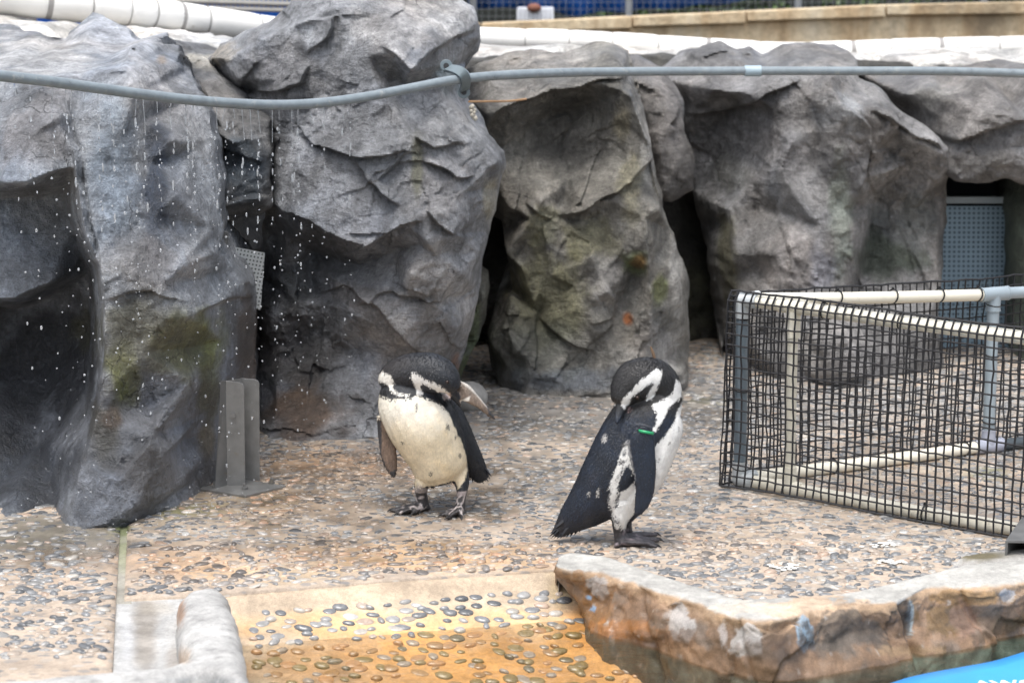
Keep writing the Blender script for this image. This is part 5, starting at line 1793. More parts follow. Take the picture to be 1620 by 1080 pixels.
# cable ties
for (a, bq, ts) in [(c_t, re_t, (.36, .58, .77, .93)), (c_t, fr_t, (.27, .51, .93)), (c_b, re_b, (.36, .9)), (c_b, fr_b, (.16, .60)), (re_b, re_t, (.16, .60, .93)), (c_b, c_t, (.06, .5, .9))]:
    d = (bq - a).normalized()
    for tt in ts:
        c = a.lerp(bq, tt)
        b = MB()
        ringp = []
        e1 = d.orthogonal().normalized()
        e2 = d.cross(e1)
        for k in range(17):
            th = 2 * math.pi * k / 16
            ringp.append(c + (e1 * math.cos(th) + e2 * math.sin(th)) * (PR + .003) + d * .004 * math.sin(th))
        b.tube(ringp, .0028, 5)
        b.box(c + up * (PR + .006), (.008, .008, .008))
        b.build('cable_tie', BLACK, pen)

# steel channel end and mossy block in the right corner
root = empty('square_tube', gp(1600, 893), 'open end of a grey square metal tube lying at the right edge beside the net', 'tube')
q0 = gp(1589, 893)
dx_, dy_ = Vector((1, -.04, 0)), Vector((.25, .6, 0))
hgt = at(1589, 855, q0.y).z
Wd = .17
for (o_, a_, c_, nm) in [((0, 0, 0), dx_ * Wd, up * .005, 'bottom_wall'), ((0, 0, hgt - .006), dx_ * Wd, up * .006, 'top_wall'), ((0, 0, .005), dx_ * .007, up * (hgt - .011), 'side_wall'), (tuple(dx_ * (Wd - .007) + up * .005), dx_ * .007, up * (hgt - .011), 'side_wall')]:
    b = MB()
    p0 = q0 + Vector(o_)
    b.prism([p0, p0 + a_, p0 + a_ + c_, p0 + c_], dy_ * .8)
    b.build(nm, STEEL, root)
bl = sheet('concrete_block', [xy(1500, 889, .02), xy(1512, 880, .02), xy(1560, 872, .02), xy(1640, 866, .02), xy(1680, 886, .02), xy(1640, 893, .02), xy(1560, 893, .02)], .01,
           lambda V2, d: 0.028 * sstep(0, .03, d) + .003 * fbm(np.c_[V2 * 30, V2[:, :1] * 0], 3, 4), lambda V, d: blobs(V, (0.34, 0.33, 0.31), [(1540, 878, 60, 7, (0.12, 0.10, 0.045), .9)]), PAVE, .03, kind=None)
tag(bl, 'low mossy concrete block between the net and the pool ledge', 'concrete block')

# white droppings
DROPPING = simple('dropping_white', (0.72, 0.72, 0.68), 0.7, var=.08)
for (x, y, rx, lab) in [(1245, 896, .05, 'white bird dropping splashed on the pebbles nearest the turned penguin'), (1405, 862, .05, 'white bird dropping splashed on the pebbles close to the net'), (1412, 889, .035, 'small white bird dropping between the net and the ledge')]:
    b = MB()
    for k in range(26):
        q = gp(x, y, 0.005) + Vector((random.gauss(0, rx * .55), random.gauss(0, rx * .4), random.uniform(0, .004)))
        b.ball(q, random.uniform(.002, .0085), 8, 5, (1.2, 1, .3))
    tag(b.build('bird_dropping', DROPPING, smooth=True), lab, 'dropping', kind='stuff')

# blue mat floating by the ledge with white lettering
edge_px = [(1380, 1088), (1430, 1074), (1480, 1063), (1530, 1051), (1580, 1041), (1640, 1026), (1760, 1002)]
MAT = simple('blue_vinyl', (0.045, 0.33, 0.80), 0.35, var=.14, scale=4)
zt = WATER_Z + .018
b = MB()
Vt, Ft = [], []
npx = 60
for i in range(npx + 1):
    xx = 1380 + 380 * i / npx
    yy = np.interp(xx, [e[0] for e in edge_px], [e[1] for e in edge_px])
    e0 = gp(xx, yy, zt)
    for k in range(14):
        q = e0 + Vector((.12, -.9, 0)) * (k / 13 * .7)
        Vt.append((q.x, q.y, zt + .0035 * math.sin(q.x * 14 + q.y * 5)))
for i in range(npx):
    for k in range(13):
        a = i * 14 + k
        Ft.append((a, a + 1, a + 15, a + 14))
b.add(Vt, Ft)
matt = b.build('floating_mat', MAT, smooth=True)
m_ = matt.modifiers.new('solid', 'SOLIDIFY')
m_.thickness = .012
m_.offset = -1
tag(matt, 'bright blue vinyl mat with white lettering floating on the water in the bottom right corner', 'mat')
fc = bpy.data.curves.new('lettering', 'FONT')
fc.body = 'AWCC'
fc.size = .064
fc.extrude = .001
fc.offset = .0012
fo = bpy.data.objects.new('lettering', fc)
COL.objects.link(fo)
dg = bpy.context.evaluated_depsgraph_get()
fme = bpy.data.meshes.new_from_object(fo.evaluated_get(dg))
bpy.data.objects.remove(fo)
fo = link('lettering', fme)
fme.materials.clear()
fme.materials.append(simple('white_ink', (0.85, 0.87, 0.88), .5, var=.02))
fo.location = gp(1546, 1086, zt + .006)
fo.rotation_euler = (0, 0, R(3))
place(fo, matt)

# ================================================================== PENGUINS
CAMUP, CAMF, CAMR = Vector((0, SP, CP)), Vector((0, CP, -SP)), Vector((1, 0, 0))


class Body:
    """rings given in enlarged-photo coordinates: (x, y, half width across, dy in depth, half depth)"""
    def __init__(s, ox, oy, k, Y0):
        s.ox, s.oy, s.k, s.Y0 = ox, oy, k, Y0
        s.mb = MB()
        s.tubes = {}

    def P(s, zx, zy, dy=0.0):
        return at(s.ox + zx / s.k, s.oy + zy / s.k, s.Y0 + dy)

    def loft(s, name, rings, seg=20, sub=4, pw=2.0):
        A = crom(np.array([list(r_) for r_ in rings], float), (len(rings) - 1) * sub + 1)
        V, F = [], []
        cs = [s.P(a[0], a[1], a[3]) for a in A]
        info = []
        n = len(A)
        for i, a in enumerate(A):
            p0, p1 = A[max(i - 1, 0)], A[min(i + 1, n - 1)]
            tx, ty = p1[0] - p0[0], p1[1] - p0[1]
            l_ = math.hypot(tx, ty) + 1e-9
            perp = (CAMR * (-ty / l_) - CAMUP * (tx / l_))
            depth = (cs[min(i + 1, n - 1)] - cs[max(i - 1, 0)]).normalized().cross(perp)
            depth = depth.normalized()
            mpp = (s.Y0 + a[3]) / CP / FPX / s.k * 0.985
            hw, hd = max(a[2], .5) * mpp, max(a[4], .002)
            info.append((cs[i], perp, depth, hw, hd))
            for k in range(seg):
                th = 2 * math.pi * k / seg
                cx_, sx__ = math.cos(th), math.sin(th)
                V.append(cs[i] + perp * hw * cx_ + depth * hd * sx__)
        for i in range(n - 1):
            for k in range(seg):
                F.append((i * seg + k, i * seg + (k + 1) % seg, (i + 1) * seg + (k + 1) % seg, (i + 1) * seg + k))
        F.append(tuple(range(seg))[::-1])
        F.append(tuple((n - 1) * seg + k for k in range(seg)))
        s.mb.add(V, F)
        s.tubes[name] = info

    def near(s, V, name, grow=1.3):
        m = np.zeros(len(V), bool)
        info = s.tubes[name]
        for i, (c, pe, de, hw, hd) in enumerate(info):
            d = V - np.array(c)
            j = min(i + 1, len(info) - 1)
            ax = np.array(info[j][0] - info[max(i - 1, 0)][0])
            L = np.linalg.norm(ax) + 1e-9
            tt = d @ (ax / L)
            m |= (np.abs(tt) < L * .7) & ((d @ np.array(pe) / hw) ** 2 + (d @ np.array(de) / hd) ** 2 < grow)
        return m

    def build(s, name, voxel, smooth_it, mat, parent):
        o = s.mb.build(name, None)
        md = o.modifiers.new('remesh', 'REMESH')
        md.mode = 'VOXEL'
        md.voxel_size = voxel
        ms = o.modifiers.new('smooth', 'SMOOTH')
        ms.iterations = smooth_it
        ms.factor = 0.5
        dg = bpy.context.evaluated_depsgraph_get()
        me = bpy.data.meshes.new_from_object(o.evaluated_get(dg))
        bpy.data.objects.remove(o)
        me.name = name
        me.materials.clear()
        me.materials.append(mat)
        n = len(me.vertices)
        V = np.zeros(n * 3)
        me.vertices.foreach_get('co', V)
        N = np.zeros(n * 3)
        me.vertices.foreach_get('normal', N)
        V, N = V.reshape(-1, 3), N.reshape(-1, 3)
        px = topx(V)
        zc = np.c_[(px[:, 0] - s.ox) * s.k, (px[:, 1] - s.oy) * s.k]
        o = link(name, me)
        place(o, parent)
        me.polygons.foreach_set('use_smooth', np.ones(len(me.polygons), bool))
        return o, me, V, N, zc


def feather_material():
    t = NT('plumage')
    p = t.pos()
    base = t.attr('Col')
    n1 = t.noise(t.mapping(p, (1, 1, .45)), 220, 4, 0.6)
    n2 = t.noise(p, 40, 4, 0.6)
    n3 = t.noise(p, 500, 2)
    lum = t.n.new('ShaderNodeRGBToBW')
    t.link(base, lum.inputs[0])
    dk = t.math('SUBTRACT', 0.95, t.math('MULTIPLY', lum.outputs[0], 1.15), True)
    c = t.mix(dk, base, t.ramp(n1, [(0.3, 0.5), (0.52, 1.0), (0.72, 1.6)]), 'MULTIPLY')
    c = t.mix(0.7, c, t.ramp(n2, [(0.3, 0.78), (0.7, 1.2)]), 'MULTIPLY')
    h = t.math('ADD', n1, t.math('MULTIPLY', n3, .5))
    t.set(col=c, rough=.42, normal=t.bump(h, .5, .004), spec=.5, sheen=.03)
    return t.m


PLUM = feather_material()


def pick(zc, poly, noise, amp):
    d, _, _, _ = segdist(zc, np.array(poly, float))
    sd_ = np.where(inside(zc, np.array(poly, float)), -d, d) + amp * noise
    return sstep(3.0, -3.0, sd_)


def lay(cols, m, col):
    m = m[:, None]
    return cols * (1 - m) + m * np.array(col)


def setcol(me, cols):
    rgba = np.ones((len(cols), 4), np.float32)
    rgba[:, :3] = np.clip(cols, .003, .9)
    a = me.color_attributes.new('Col', 'FLOAT_COLOR', 'POINT')
    a.data.foreach_set('color', rgba.ravel())


def plumage(name, me, V, N, cols, parent, n, flow, keep, length, seed=1):
    """short overlapping feather tips lying on the skin, each with the colour under it"""
    r_ = np.random.default_rng(seed)
    tri = []
    me.calc_loop_triangles()
    T = np.zeros(len(me.loop_triangles) * 3, np.int32)
    me.loop_triangles.foreach_get('vertices', T)
    T = T.reshape(-1, 3)
    ar = np.linalg.norm(np.cross(V[T[:, 1]] - V[T[:, 0]], V[T[:, 2]] - V[T[:, 0]]), axis=1)
    ar *= keep[T[:, 0]]
    pick_ = r_.choice(len(T), n, p=ar / ar.sum())
    w_ = r_.dirichlet((1, 1, 1), n)
    P = (V[T[pick_]] * w_[:, :, None]).sum(1)
    Nn = N[T[pick_, 0]]
    C = cols[T[pick_, 0]]
    lum = np.clip(C.mean(1) * 1.4, 0, 1)[:, None]
    C = C * (1 + r_.uniform(-.18, .18, (n, 1)) * (1 - .85 * lum))
    F_ = np.array(flow)[None] + r_.normal(0, .22, (n, 3))
    F_ = F_ - Nn * (F_ * Nn).sum(1)[:, None]
    F_ /= np.linalg.norm(F_, axis=1)[:, None] + 1e-9
    B_ = np.cross(Nn, F_)
    L = (length * r_.uniform(.6, 1.25, n))[:, None]
    W = L * .24
    a = P - Nn * .0006
    tip = P + F_ * L + Nn * (L * r_.uniform(.02, .20, (n, 1)) * (1 - .7 * lum))
    mid = P + F_ * L * .55 + Nn * (L * .09 * (1 - .5 * lum))
    VV = np.stack([a, mid - B_ * W, tip, mid + B_ * W], 1).reshape(-1, 3)
    I = np.arange(n) * 4
    me2 = mesh(name, VV, np.stack([I, I + 1, I + 2, I + 3], 1).tolist(), np.clip(np.repeat(C, 4, 0), .003, .9), False)
    o = link(name, me2, PLUM)
    place(o, parent)
    tag(o, kind='stuff')


EYE = simple('eye', (0.02, 0.008, 0.005), 0.08, var=0)
CLAW = simple('claw', (0.015, 0.014, 0.014), 0.4)


def spike(body, a, bq, r=8, hd=.006):
    body.loft('spike', [(*a[:2], r, a[2], hd), ((a[0] + bq[0]) / 2, (a[1] + bq[1]) / 2, r * .75, (a[2] + bq[2]) / 2, hd * .8), (*bq[:2], r * .3, bq[2], hd * .4)], 8, 2)


TAILM = simple('tail_plume', (0.012, 0.013, 0.017), .55, var=.4, scale=60)


def tail_blades(B, parent, tips, base, wpx, dy0):
    for k, (tx, ty) in enumerate(tips):
        bx, by = base[0] + (tx - base[0]) * random.uniform(.3, .5), base[1] + (ty - base[1]) * random.uniform(.3, .5)
        l_ = math.hypot(tx - bx, ty - by)
        nx_, ny_ = -(ty - by) / l_, (tx - bx) / l_
        dy = dy0 + random.uniform(-.016, .016)
        V, F = [], []
        for j in range(7):
            f = j / 6
            w_ = wpx * (0.75 + .25 * math.sin(f * 3)) * (1 - f ** 3) + .6
            cx, cy = bx + (tx - bx) * f, by + (ty - by) * f
            for sgn, dd in ((-1, 0), (0, -.0035), (1, 0), (0, .0015)):
                V.append(B.P(cx + nx_ * w_ * sgn, cy + ny_ * w_ * sgn, dy + dd))
        for j in range(6):
            for q in range(4):
                F.append((j * 4 + q, j * 4 + (q + 1) % 4, j * 4 + 4 + (q + 1) % 4, j * 4 + 4 + q))
        F += [(3, 2, 1, 0), (24, 25, 26, 27)]
        b = MB()
        b.add(V, F)
        b.build('tail_feather', TAILM, parent, smooth=True)


# ---- penguin bowing towards the camera
Y1 = gp(690, 812).y + .02
peng = empty('penguin', gp(690, 810), 'penguin facing the camera with a cream belly, head bowed under its lifted flipper', 'penguin', 'penguins preening on the wet pebbles')
B = Body(560, 530, 3.485, Y1)
B.loft('torso', [(492, 812, 60, .02, .035), (488, 795, 112, .02, .065), (478, 745, 152, .02, .092), (462, 670, 168, .015, .104), (428, 590, 186, .01, .110), (386, 500, 203, 0, .112), (338, 420, 198, .0, .105), (296, 350, 182, .005, .095), (272, 300, 152, .01, .08), (258, 262, 118, .015, .065), (250, 235, 80, .015, .045)])
B.loft('neck', [(200, 290, 80, .03, .05), (226, 254, 100, .025, .062), (262, 224, 106, .01, .066), (312, 208, 108, -.01, .066), (368, 203, 111, -.028, .064), (424, 208, 113, -.045, .060), (474, 226, 106, -.058, .055), (516, 254, 86, -.066, .046), (543, 283, 58, -.07, .034), (556, 303, 34, -.07, .02)])
B.loft('bill', [(525, 290, 40, -.068, .020), (548, 322, 27, -.062, .014), (566, 352, 20, -.052, .010), (580, 380, 13, -.042, .007), (588, 400, 6, -.036, .004)], 12)
B.loft('back', [(430, 330, 60, .05, .05), (505, 400, 72, .06, .06), (560, 500, 74, .075, .065), (605, 600, 72, .09, .06), (645, 680, 66, .10, .05), (675, 735, 58, .11, .034), (700, 780, 46, .115, .018), (712, 800, 34, .12, .010)])
B.loft('raised', [(540, 300, 62, -.01, .016), (575, 300, 54, -.03, .012), (612, 316, 50, -.045, .010), (655, 350, 38, -.055, .0085), (697, 384, 26, -.06, .008), (735, 422, 17, -.062, .007), (762, 450, 11, -.06, .006), (773, 463, 5, -.06, .004)], 14)
B.loft('hanging', [(150, 440, 26, .035, .02), (160, 490, 34, .03, .013), (172, 550, 43, .025, .0095), (185, 620, 49, .02, .009), (195, 680, 46, .015, .008), (207, 730, 36, .012, .0075), (218, 768, 18, .01, .006), (222, 780, 7, .01, .004)], 14)
# legs and feet
fa, fb = gp(560 + 385 / 3.485, 530 + 965 / 3.485), gp(560 + 590 / 3.485, 530 + 985 / 3.485)
da, dbb = fa.y - Y1, fb.y - Y1
B.loft('leg', [(400, 760, 62, .01, .045), (378, 812, 46, .0, .034), (370, 850, 38, da * .6, .026), (372, 890, 36, da * .9, .022), (378, 930, 38, da, .022), (382, 958, 36, da, .02)])
B.loft('leg2', [(560, 740, 80, .015, .055), (590, 800, 48, .0, .038), (596, 850, 34, dbb * .6, .027), (592, 890, 28, dbb * .9, .02), (588, 930, 29, dbb, .02), (584, 968, 34, dbb, .02)])
for (tip, base, nm) in [((208, 966), (372, 940), 'toe1'), ((246, 984), (375, 952), 'toe2'), ((330, 982), (385, 950), 'toe3'), ((420, 955), (392, 955), 'heel')]:
    Yt = gp(560 + tip[0] / 3.485, 530 + (tip[1] - 4) / 3.485, .008).y - Y1
    B.loft(nm, [(*base, 20, da, .014), ((base[0] * .5 + tip[0] * .5), (base[1] * .5 + tip[1] * .5) - 6, 15, (da + Yt) / 2, .013), (tip[0], tip[1], 10, Yt, .010), (tip[0] + (tip[0] - base[0]) * .05, tip[1] + 3, 4, Yt, .004)], 10, 3)
Bm = lambda zx, zy: gp(560 + zx / 3.485, 530 + zy / 3.485, .008).y - Y1
B.loft('web', [(365, 945, 18, da, .016), (310, 958, 20, Bm(300, 965), .03), (262, 972, 11, Bm(255, 972), .03), (236, 977, 6, Bm(235, 975), .022)], 12, 3)
for (tip, base, nm) in [((484, 992), (575, 950), 'toe4'), ((520, 1008), (580, 960), 'toe5'), ((592, 1004), (590, 955), 'toe6')]:
    Yt = gp(560 + tip[0] / 3.485, 530 + (tip[1] - 4) / 3.485, .008).y - Y1
    B.loft(nm, [(*base, 20, dbb, .014), ((base[0] + tip[0]) / 2, (base[1] + tip[1]) / 2 - 4, 15, (dbb + Yt) / 2, .013), (tip[0], tip[1], 10, Yt, .010), (tip[0] + (tip[0] - base[0]) * .05, tip[1] + 2, 4, Yt, .004)], 10, 3)
B.loft('web2', [(575, 955, 20, dbb, .016), (560, 975, 22, Bm(555, 985), .03), (535, 990, 12, Bm(535, 995), .026)], 12, 3)
for (a, e) in [((425, 800), (440, 838)), ((410, 805), (432, 850))]:
    spike(B, (*a, -.02), (*e, -.02), 9, .006)
body, me, V, N, zc = B.build('body', .0042, 5, PLUM, peng)
nz = fbm(V * 60, 3, 61)
nz2 = fbm(V * 16, 3, 62)
cols = np.repeat(np.array([[0.0080, 0.0105, 0.0155]]), len(V), 0) * (1 + .8 * nz2)[:, None]
neckbrown_sheen = sstep(420, 150, zc[:, 0]) * sstep(330, 150, zc[:, 1])  # brown-grey neck, lightened to paint in its sheen
cols = lay(cols, neckbrown_sheen * .75, (0.048, 0.042, 0.040))
tocam = np.array([0, 0, CAM_H]) - V
tocam /= np.linalg.norm(tocam, axis=1, keepdims=True)
facing = (N * tocam).sum(1)
flip1, flip2 = B.near(V, 'raised', 1.6) & (zc[:, 0] > 545), B.near(V, 'hanging', 1.7) & (zc[:, 1] > 455)
backm = B.near(V, 'back', 1.5) & (facing < .8) & (V[:, 1] > Y1 + .05)
fmask = sstep(-.25, .0, facing)
belly = pick(zc, [(60, 295), (100, 296), (130, 322), (200, 350), (290, 350), (355, 332), (430, 352), (492, 392), (530, 440), (562, 520), (596, 590), (618, 660), (626, 740), (612, 790), (575, 845), (556, 800), (440, 830), (345, 840), (300, 760), (100, 560), (60, 400)], nz, 7) * fmask
belly = np.where(flip1 | flip2, 0, belly)
cream = np.array([0.80, 0.755, 0.65])[None] * np.ones((len(V), 1))
lowt = sstep(380, 620, zc[:, 1] + 60 * nz2)[:, None]
cream = cream * (1 - lowt) + lowt * np.array([0.74, 0.64, 0.46])
yel = (sstep(.15, .55, fbm(V * 12, 3, 64)) * .45)[:, None]
cream = cream * (1 - yel) + yel * np.array([0.72, 0.56, 0.32])
cols = cols * (1 - belly[:, None]) + belly[:, None] * cream
for (cx, cy, rx, ry) in [(585, 660, 9, 14), (425, 758, 9, 8), (518, 505, 12, 18), (345, 395, 8, 22), (265, 590, 10, 6), (560, 560, 6, 10)]:
    cols = lay(cols, sstep(1.3, .6, np.hypot((zc[:, 0] - cx) / rx, (zc[:, 1] - cy) / ry) + .4 * nz) * belly * .8, (0.05, 0.045, 0.04))
col_poly = [(80, 305), (90, 262), (114, 228), (155, 198), (198, 216), (224, 262), (208, 288), (246, 320), (312, 322), (300, 338), (246, 336), (204, 306), (186, 276), (150, 252), (130, 258), (108, 300)]
cols = lay(cols, pick(zc, col_poly, nz, 8) * fmask, (0.80, 0.77, 0.70))
cols = lay(cols, pick(zc, [(90, 300), (108, 300), (128, 262), (150, 258), (184, 284), (204, 312), (244, 340), (300, 340), (285, 350), (200, 349), (130, 324), (104, 302)], nz, 5) * fmask, (0.02, 0.02, 0.022))
face = [(313, 202), (342, 202), (382, 234), (440, 258), (497, 290), (528, 322), (524, 352), (490, 354), (486, 322), (440, 302), (398, 272), (371, 264), (364, 284), (380, 328), (350, 320), (330, 272), (316, 232)]
cols = lay(cols, pick(zc, face, nz, 6) * fmask, (0.80, 0.78, 0.74))
cols = lay(cols, pick(zc, [(488, 322), (528, 318), (536, 338), (520, 355), (492, 352)], nz, 5) * fmask * .7, (0.62, 0.45, 0.38))
cols = np.where(flip2[:, None], np.array([0.155, 0.105, 0.075]) * (1 + .6 * nz2)[:, None], cols)
edge2 = pick(zc, [(120, 470), (152, 470), (150, 640), (172, 720), (200, 752), (240, 735), (240, 790), (150, 790)], nz, 8)
cols = np.where((flip2)[:, None], lay(cols, edge2, (0.03, 0.029, 0.032)), cols)
cols = np.where(flip1[:, None], np.array([0.15, 0.112, 0.085]) * (1 + .5 * nz2)[:, None], cols)
lead = pick(zc, [(555, 230), (600, 236), (664, 286), (726, 360), (790, 446), (782, 464), (706, 366), (648, 306), (592, 262)], nz, 3)
cols = np.where(flip1[:, None], lay(cols, lead, (0.40, 0.375, 0.34)), cols)
cols = np.where(flip1[:, None], lay(cols, pick(zc, [(735, 400), (800, 440), (800, 490), (745, 440)], nz, 3), (0.03, 0.03, 0.033)), cols)
cols = np.where(flip1[:, None], lay(cols, pick(zc, [(585, 362), (640, 338), (636, 360), (590, 376)], nz, 5), (0.7, 0.66, 0.6)), cols)
feet = V[:, 2] < .075
cols = np.where((feet & ~flip2 & (zc[:, 0] < 640))[:, None], np.array([0.035, 0.032, 0.033]) * (1 + .8 * nz2)[:, None], cols)
vein = sstep(.16, .36, ridged(V * 26, 2, 65) - 1.0) * feet * (zc[:, 0] < 640)
cols = lay(cols, vein * .8, (0.55, 0.49, 0.47))
cols = lay(cols, pick(zc, [(330, 830), (358, 815), (410, 850), (412, 870), (335, 870)], nz, 8) * .6, (0.45, 0.40, 0.38))
cols = lay(cols, pick(zc, [(560, 862), (620, 862), (615, 885), (565, 888)], nz, 8) * .6, (0.5, 0.43, 0.42))
cols = lay(cols, sstep(.3, .45, fbm(V * 45, 2, 66)) * sstep(700, 640, np.abs(zc[:, 1] - 500) + 500) * pick(zc, [(500, 400), (560, 520), (620, 640), (600, 640), (540, 520), (480, 400)], nz, 20) * .5, (0.4, 0.38, 0.35))
setcol(me, cols)
kp = (V[:, 2] > .085) * np.where(flip1 | flip2, .25, 1.0) * sstep(1.35, 1.0, 0 * nz + 1)
kp = kp * np.where((zc[:, 1] < 345), .55, 1.0)
kp = kp * np.where((zc[:, 0] > 515) & (zc[:, 1] > 285) & (zc[:, 1] < 410) & (V[:, 1] < Y1 - .02), 0, 1)
plumage('feathers', me, V, N, cols, peng, 20000, (0.12, -.1, -1), kp, .0078, 3)
tail_blades(B, peng, [(640, 803), (655, 812), (668, 806), (684, 816), (700, 810), (714, 818), (728, 806), (742, 808), (752, 795), (760, 780), (748, 765)], (640, 640), 11, .112)
b = MB()
b.ball(B.P(514, 258, -.112), .0055, 10, 8)
b.build('eye', EYE, peng, smooth=True)
for (tip, base) in [((208, 966), (372, 940)), ((246, 984), (375, 952)), ((330, 984), (385, 950)), ((484, 992), (575, 950)), ((520, 1008), (580, 960)), ((592, 1006), (590, 955))]:
    q = gp(560 + tip[0] / 3.485, 530 + tip[1] / 3.485, .006)
    d = Vector((tip[0] - base[0], 0, 0)) * (1 / (3.485 * 510)) + Vector((0, -.03, 0))
    d = d.normalized()
    b = MB()
    b.tube([q - d * .006 + Vector((0, 0, .004)), q + d * .006 + Vector((0, 0, .003)), q + d * .015 + Vector((0, 0, -.003))], [.0048, .004, .001], 8)
    b.build('claw', CLAW, peng, smooth=True)

# ---- penguin preening its back
Y2 = gp(992, 862).y + .02
peng2 = empty('penguin', gp(985, 860), 'penguin in side view turning its head back to preen, green band on its flipper', 'penguin', 'penguins preening on the wet pebbles')
B = Body(840, 530, 3.0, Y2)
B.loft('torso', [(108, 945, 18, .02, .012), (150, 912, 44, .02, .026), (205, 862, 80, .015, .045), (268, 808, 112, .01, .064), (340, 735, 146, .005, .080), (402, 655, 166, 0, .090), (454, 575, 178, 0, .094), (502, 500, 184, 0, .094), (545, 430, 178, 0, .09), (585, 370, 150, 0, .08), (612, 318, 112, 0, .066), (625, 280, 88, .0, .055)])
B.loft('belly', [(640, 370, 70, 0, .06), (640, 450, 84, 0, .075), (600, 560, 84, 0, .082), (550, 660, 88, 0, .085), (490, 750, 84, 0, .075), (455, 830, 62, -.005, .055), (440, 870, 44, -.01, .04)])
B.loft('neck', [(640, 350, 78, .005, .055), (640, 290, 80, .005, .055), (625, 235, 86, .0, .055), (585, 202, 94, -.008, .056), (538, 200, 98, -.018, .056), (494, 222, 106, -.028, .055), (454, 262, 86, -.036, .046), (432, 298, 60, -.045, .036), (424, 322, 40, -.05, .026)])
B.loft('bill', [(440, 300, 42, -.046, .024), (430, 335, 31, -.056, .016), (421, 365, 24, -.066, .011), (413, 395, 18, -.076, .008), (408, 412, 12, -.082, .006), (407, 424, 5, -.086, .004)], 12)
B.loft('flipper', [(535, 440, 48, -.080, .022), (527, 490, 62, -.094, .014), (532, 560, 63, -.100, .011), (540, 640, 57, -.104, .010), (542, 720, 50, -.106, .0095), (532, 780, 42, -.106, .009), (514, 828, 27, -.105, .008), (500, 852, 10, -.104, .005)], 16)
B.loft('far_flipper', [(600, 440, 40, .080, .022), (580, 500, 55, .094, .012), (575, 600, 50, .098, .010), (560, 690, 36, .1, .008), (548, 740, 14, .1, .005)], 12)
fl_ = gp(840 + 430 / 3, 530 + 995 / 3)
dl = fl_.y - Y2
B.loft('leg', [(425, 790, 62, -.03, .045), (420, 860, 42, -.03 + dl * .3, .034), (420, 910, 34, dl, .026), (424, 950, 32, dl, .023), (428, 985, 32, dl, .022), (430, 1000, 26, dl, .02)])
B.loft('leg2', [(440, 790, 60, .05, .045), (445, 850, 40, .06, .032), (450, 905, 30, .07, .024), (458, 940, 28, .07, .02)])
gy = lambda zx, zy: gp(840 + zx / 3, 530 + zy / 3, .01).y - Y2
for (tip, base, nm) in [((592, 1000), (430, 985), 'toe1'), ((604, 972), (440, 975), 'toe2'), ((592, 946), (450, 958), 'toe3'), ((402, 1000), (425, 990), 'heel')]:
    Yt = gy(tip[0], tip[1] - 4)
    B.loft(nm, [(*base, 22, dl + (.02 if nm != 'toe1' else 0), .018), ((base[0] + tip[0]) / 2, (base[1] + tip[1]) / 2 - 6, 16, (dl + Yt) / 2, .014), (tip[0], tip[1], 10, Yt, .010), (tip[0] + (tip[0] - base[0]) * .04, tip[1] + 2, 4, Yt, .004)], 10, 3)
B.loft('web', [(440, 978, 24, dl, .03), (500, 980, 18, gy(500, 985), .04), (555, 982, 10, gy(555, 982), .034), (575, 980, 6, gy(570, 980), .026)], 12, 3)
body2, me, V, N, zc = B.build('body', .0042, 5, PLUM, peng2)
nz = fbm(V * 60, 3, 71)
nz2 = fbm(V * 16, 3, 72)
tocam = np.array([0, 0, CAM_H]) - V
tocam /= np.linalg.norm(tocam, axis=1, keepdims=True)
facing = (N * tocam).sum(1)
flip = B.near(V, 'flipper', 1.7) & (zc[:, 1] > 455)
cols = np.repeat(np.array([[0.0070, 0.0125, 0.0245]]), len(V), 0) * (1 + .8 * nz2)[:, None]
brown = sstep(.05, .5, fbm(V * 9, 3, 73)) * sstep(560, 760, zc[:, 1])
cols = lay(cols, brown * .5, (0.06, 0.05, 0.045))
cols = lay(cols, sstep(420, 330, zc[:, 1]), (0.012, 0.0115, 0.012))
chest = pick(zc, [(718, 315), (790, 300), (800, 500), (700, 700), (600, 900), (500, 900), (560, 760), (588, 690), (586, 600), (582, 545), (600, 512), (640, 472), (680, 410), (697, 352)], nz, 6)
wht = np.array([0.80, 0.79, 0.76])
lay_ok = ~flip
cols = lay(cols, chest * lay_ok, wht)
collar = [(576, 325), (640, 298), (678, 262), (688, 206), (720, 240), (716, 290), (684, 316), (652, 342), (642, 372), (612, 430), (588, 470), (578, 450), (598, 410), (600, 370)]
cols = lay(cols, pick(zc, collar, nz, 8) * lay_ok, wht)
headface = [(424, 334), (438, 300), (478, 260), (500, 228), (560, 183), (602, 152), (624, 165), (622, 202), (602, 252), (572, 302), (546, 308), (560, 270), (582, 235), (576, 222), (532, 254), (482, 286), (466, 330), (440, 352)]
cols = lay(cols, pick(zc, headface, nz, 7) * sstep(-.2, .1, facing), wht)
lowa = pick(zc, [(445, 510), (466, 482), (474, 500), (460, 545), (478, 590), (497, 650), (484, 656), (470, 612), (452, 622), (430, 664), (415, 720), (418, 800), (428, 880), (442, 935), (418, 940), (398, 905), (372, 810), (376, 700), (402, 640), (425, 560)], nz, 10)
lowb = pick(zc, [(424, 742), (455, 730), (490, 692), (505, 685), (512, 800), (482, 858), (462, 880), (462, 938), (434, 940), (424, 880), (416, 800)], nz, 5)
gapd = sstep(.05, .35, fbm(V * np.array([50, 50, 26]), 3, 77))
cols = lay(cols, lowa * lay_ok * (facing > -.1) * (1 - .85 * gapd), wht * .95)
cols = lay(cols, lowb * lay_ok * (facing > -.1), wht * .97)
speck = sstep(.22, .42, fbm(V * 42, 3, 74)) * pick(zc, [(360, 700), (400, 600), (440, 500), (480, 500), (470, 600), (420, 720), (430, 900), (380, 900)], nz, 15)
cols = lay(cols, speck * lay_ok * .9, (0.03, 0.03, 0.034))
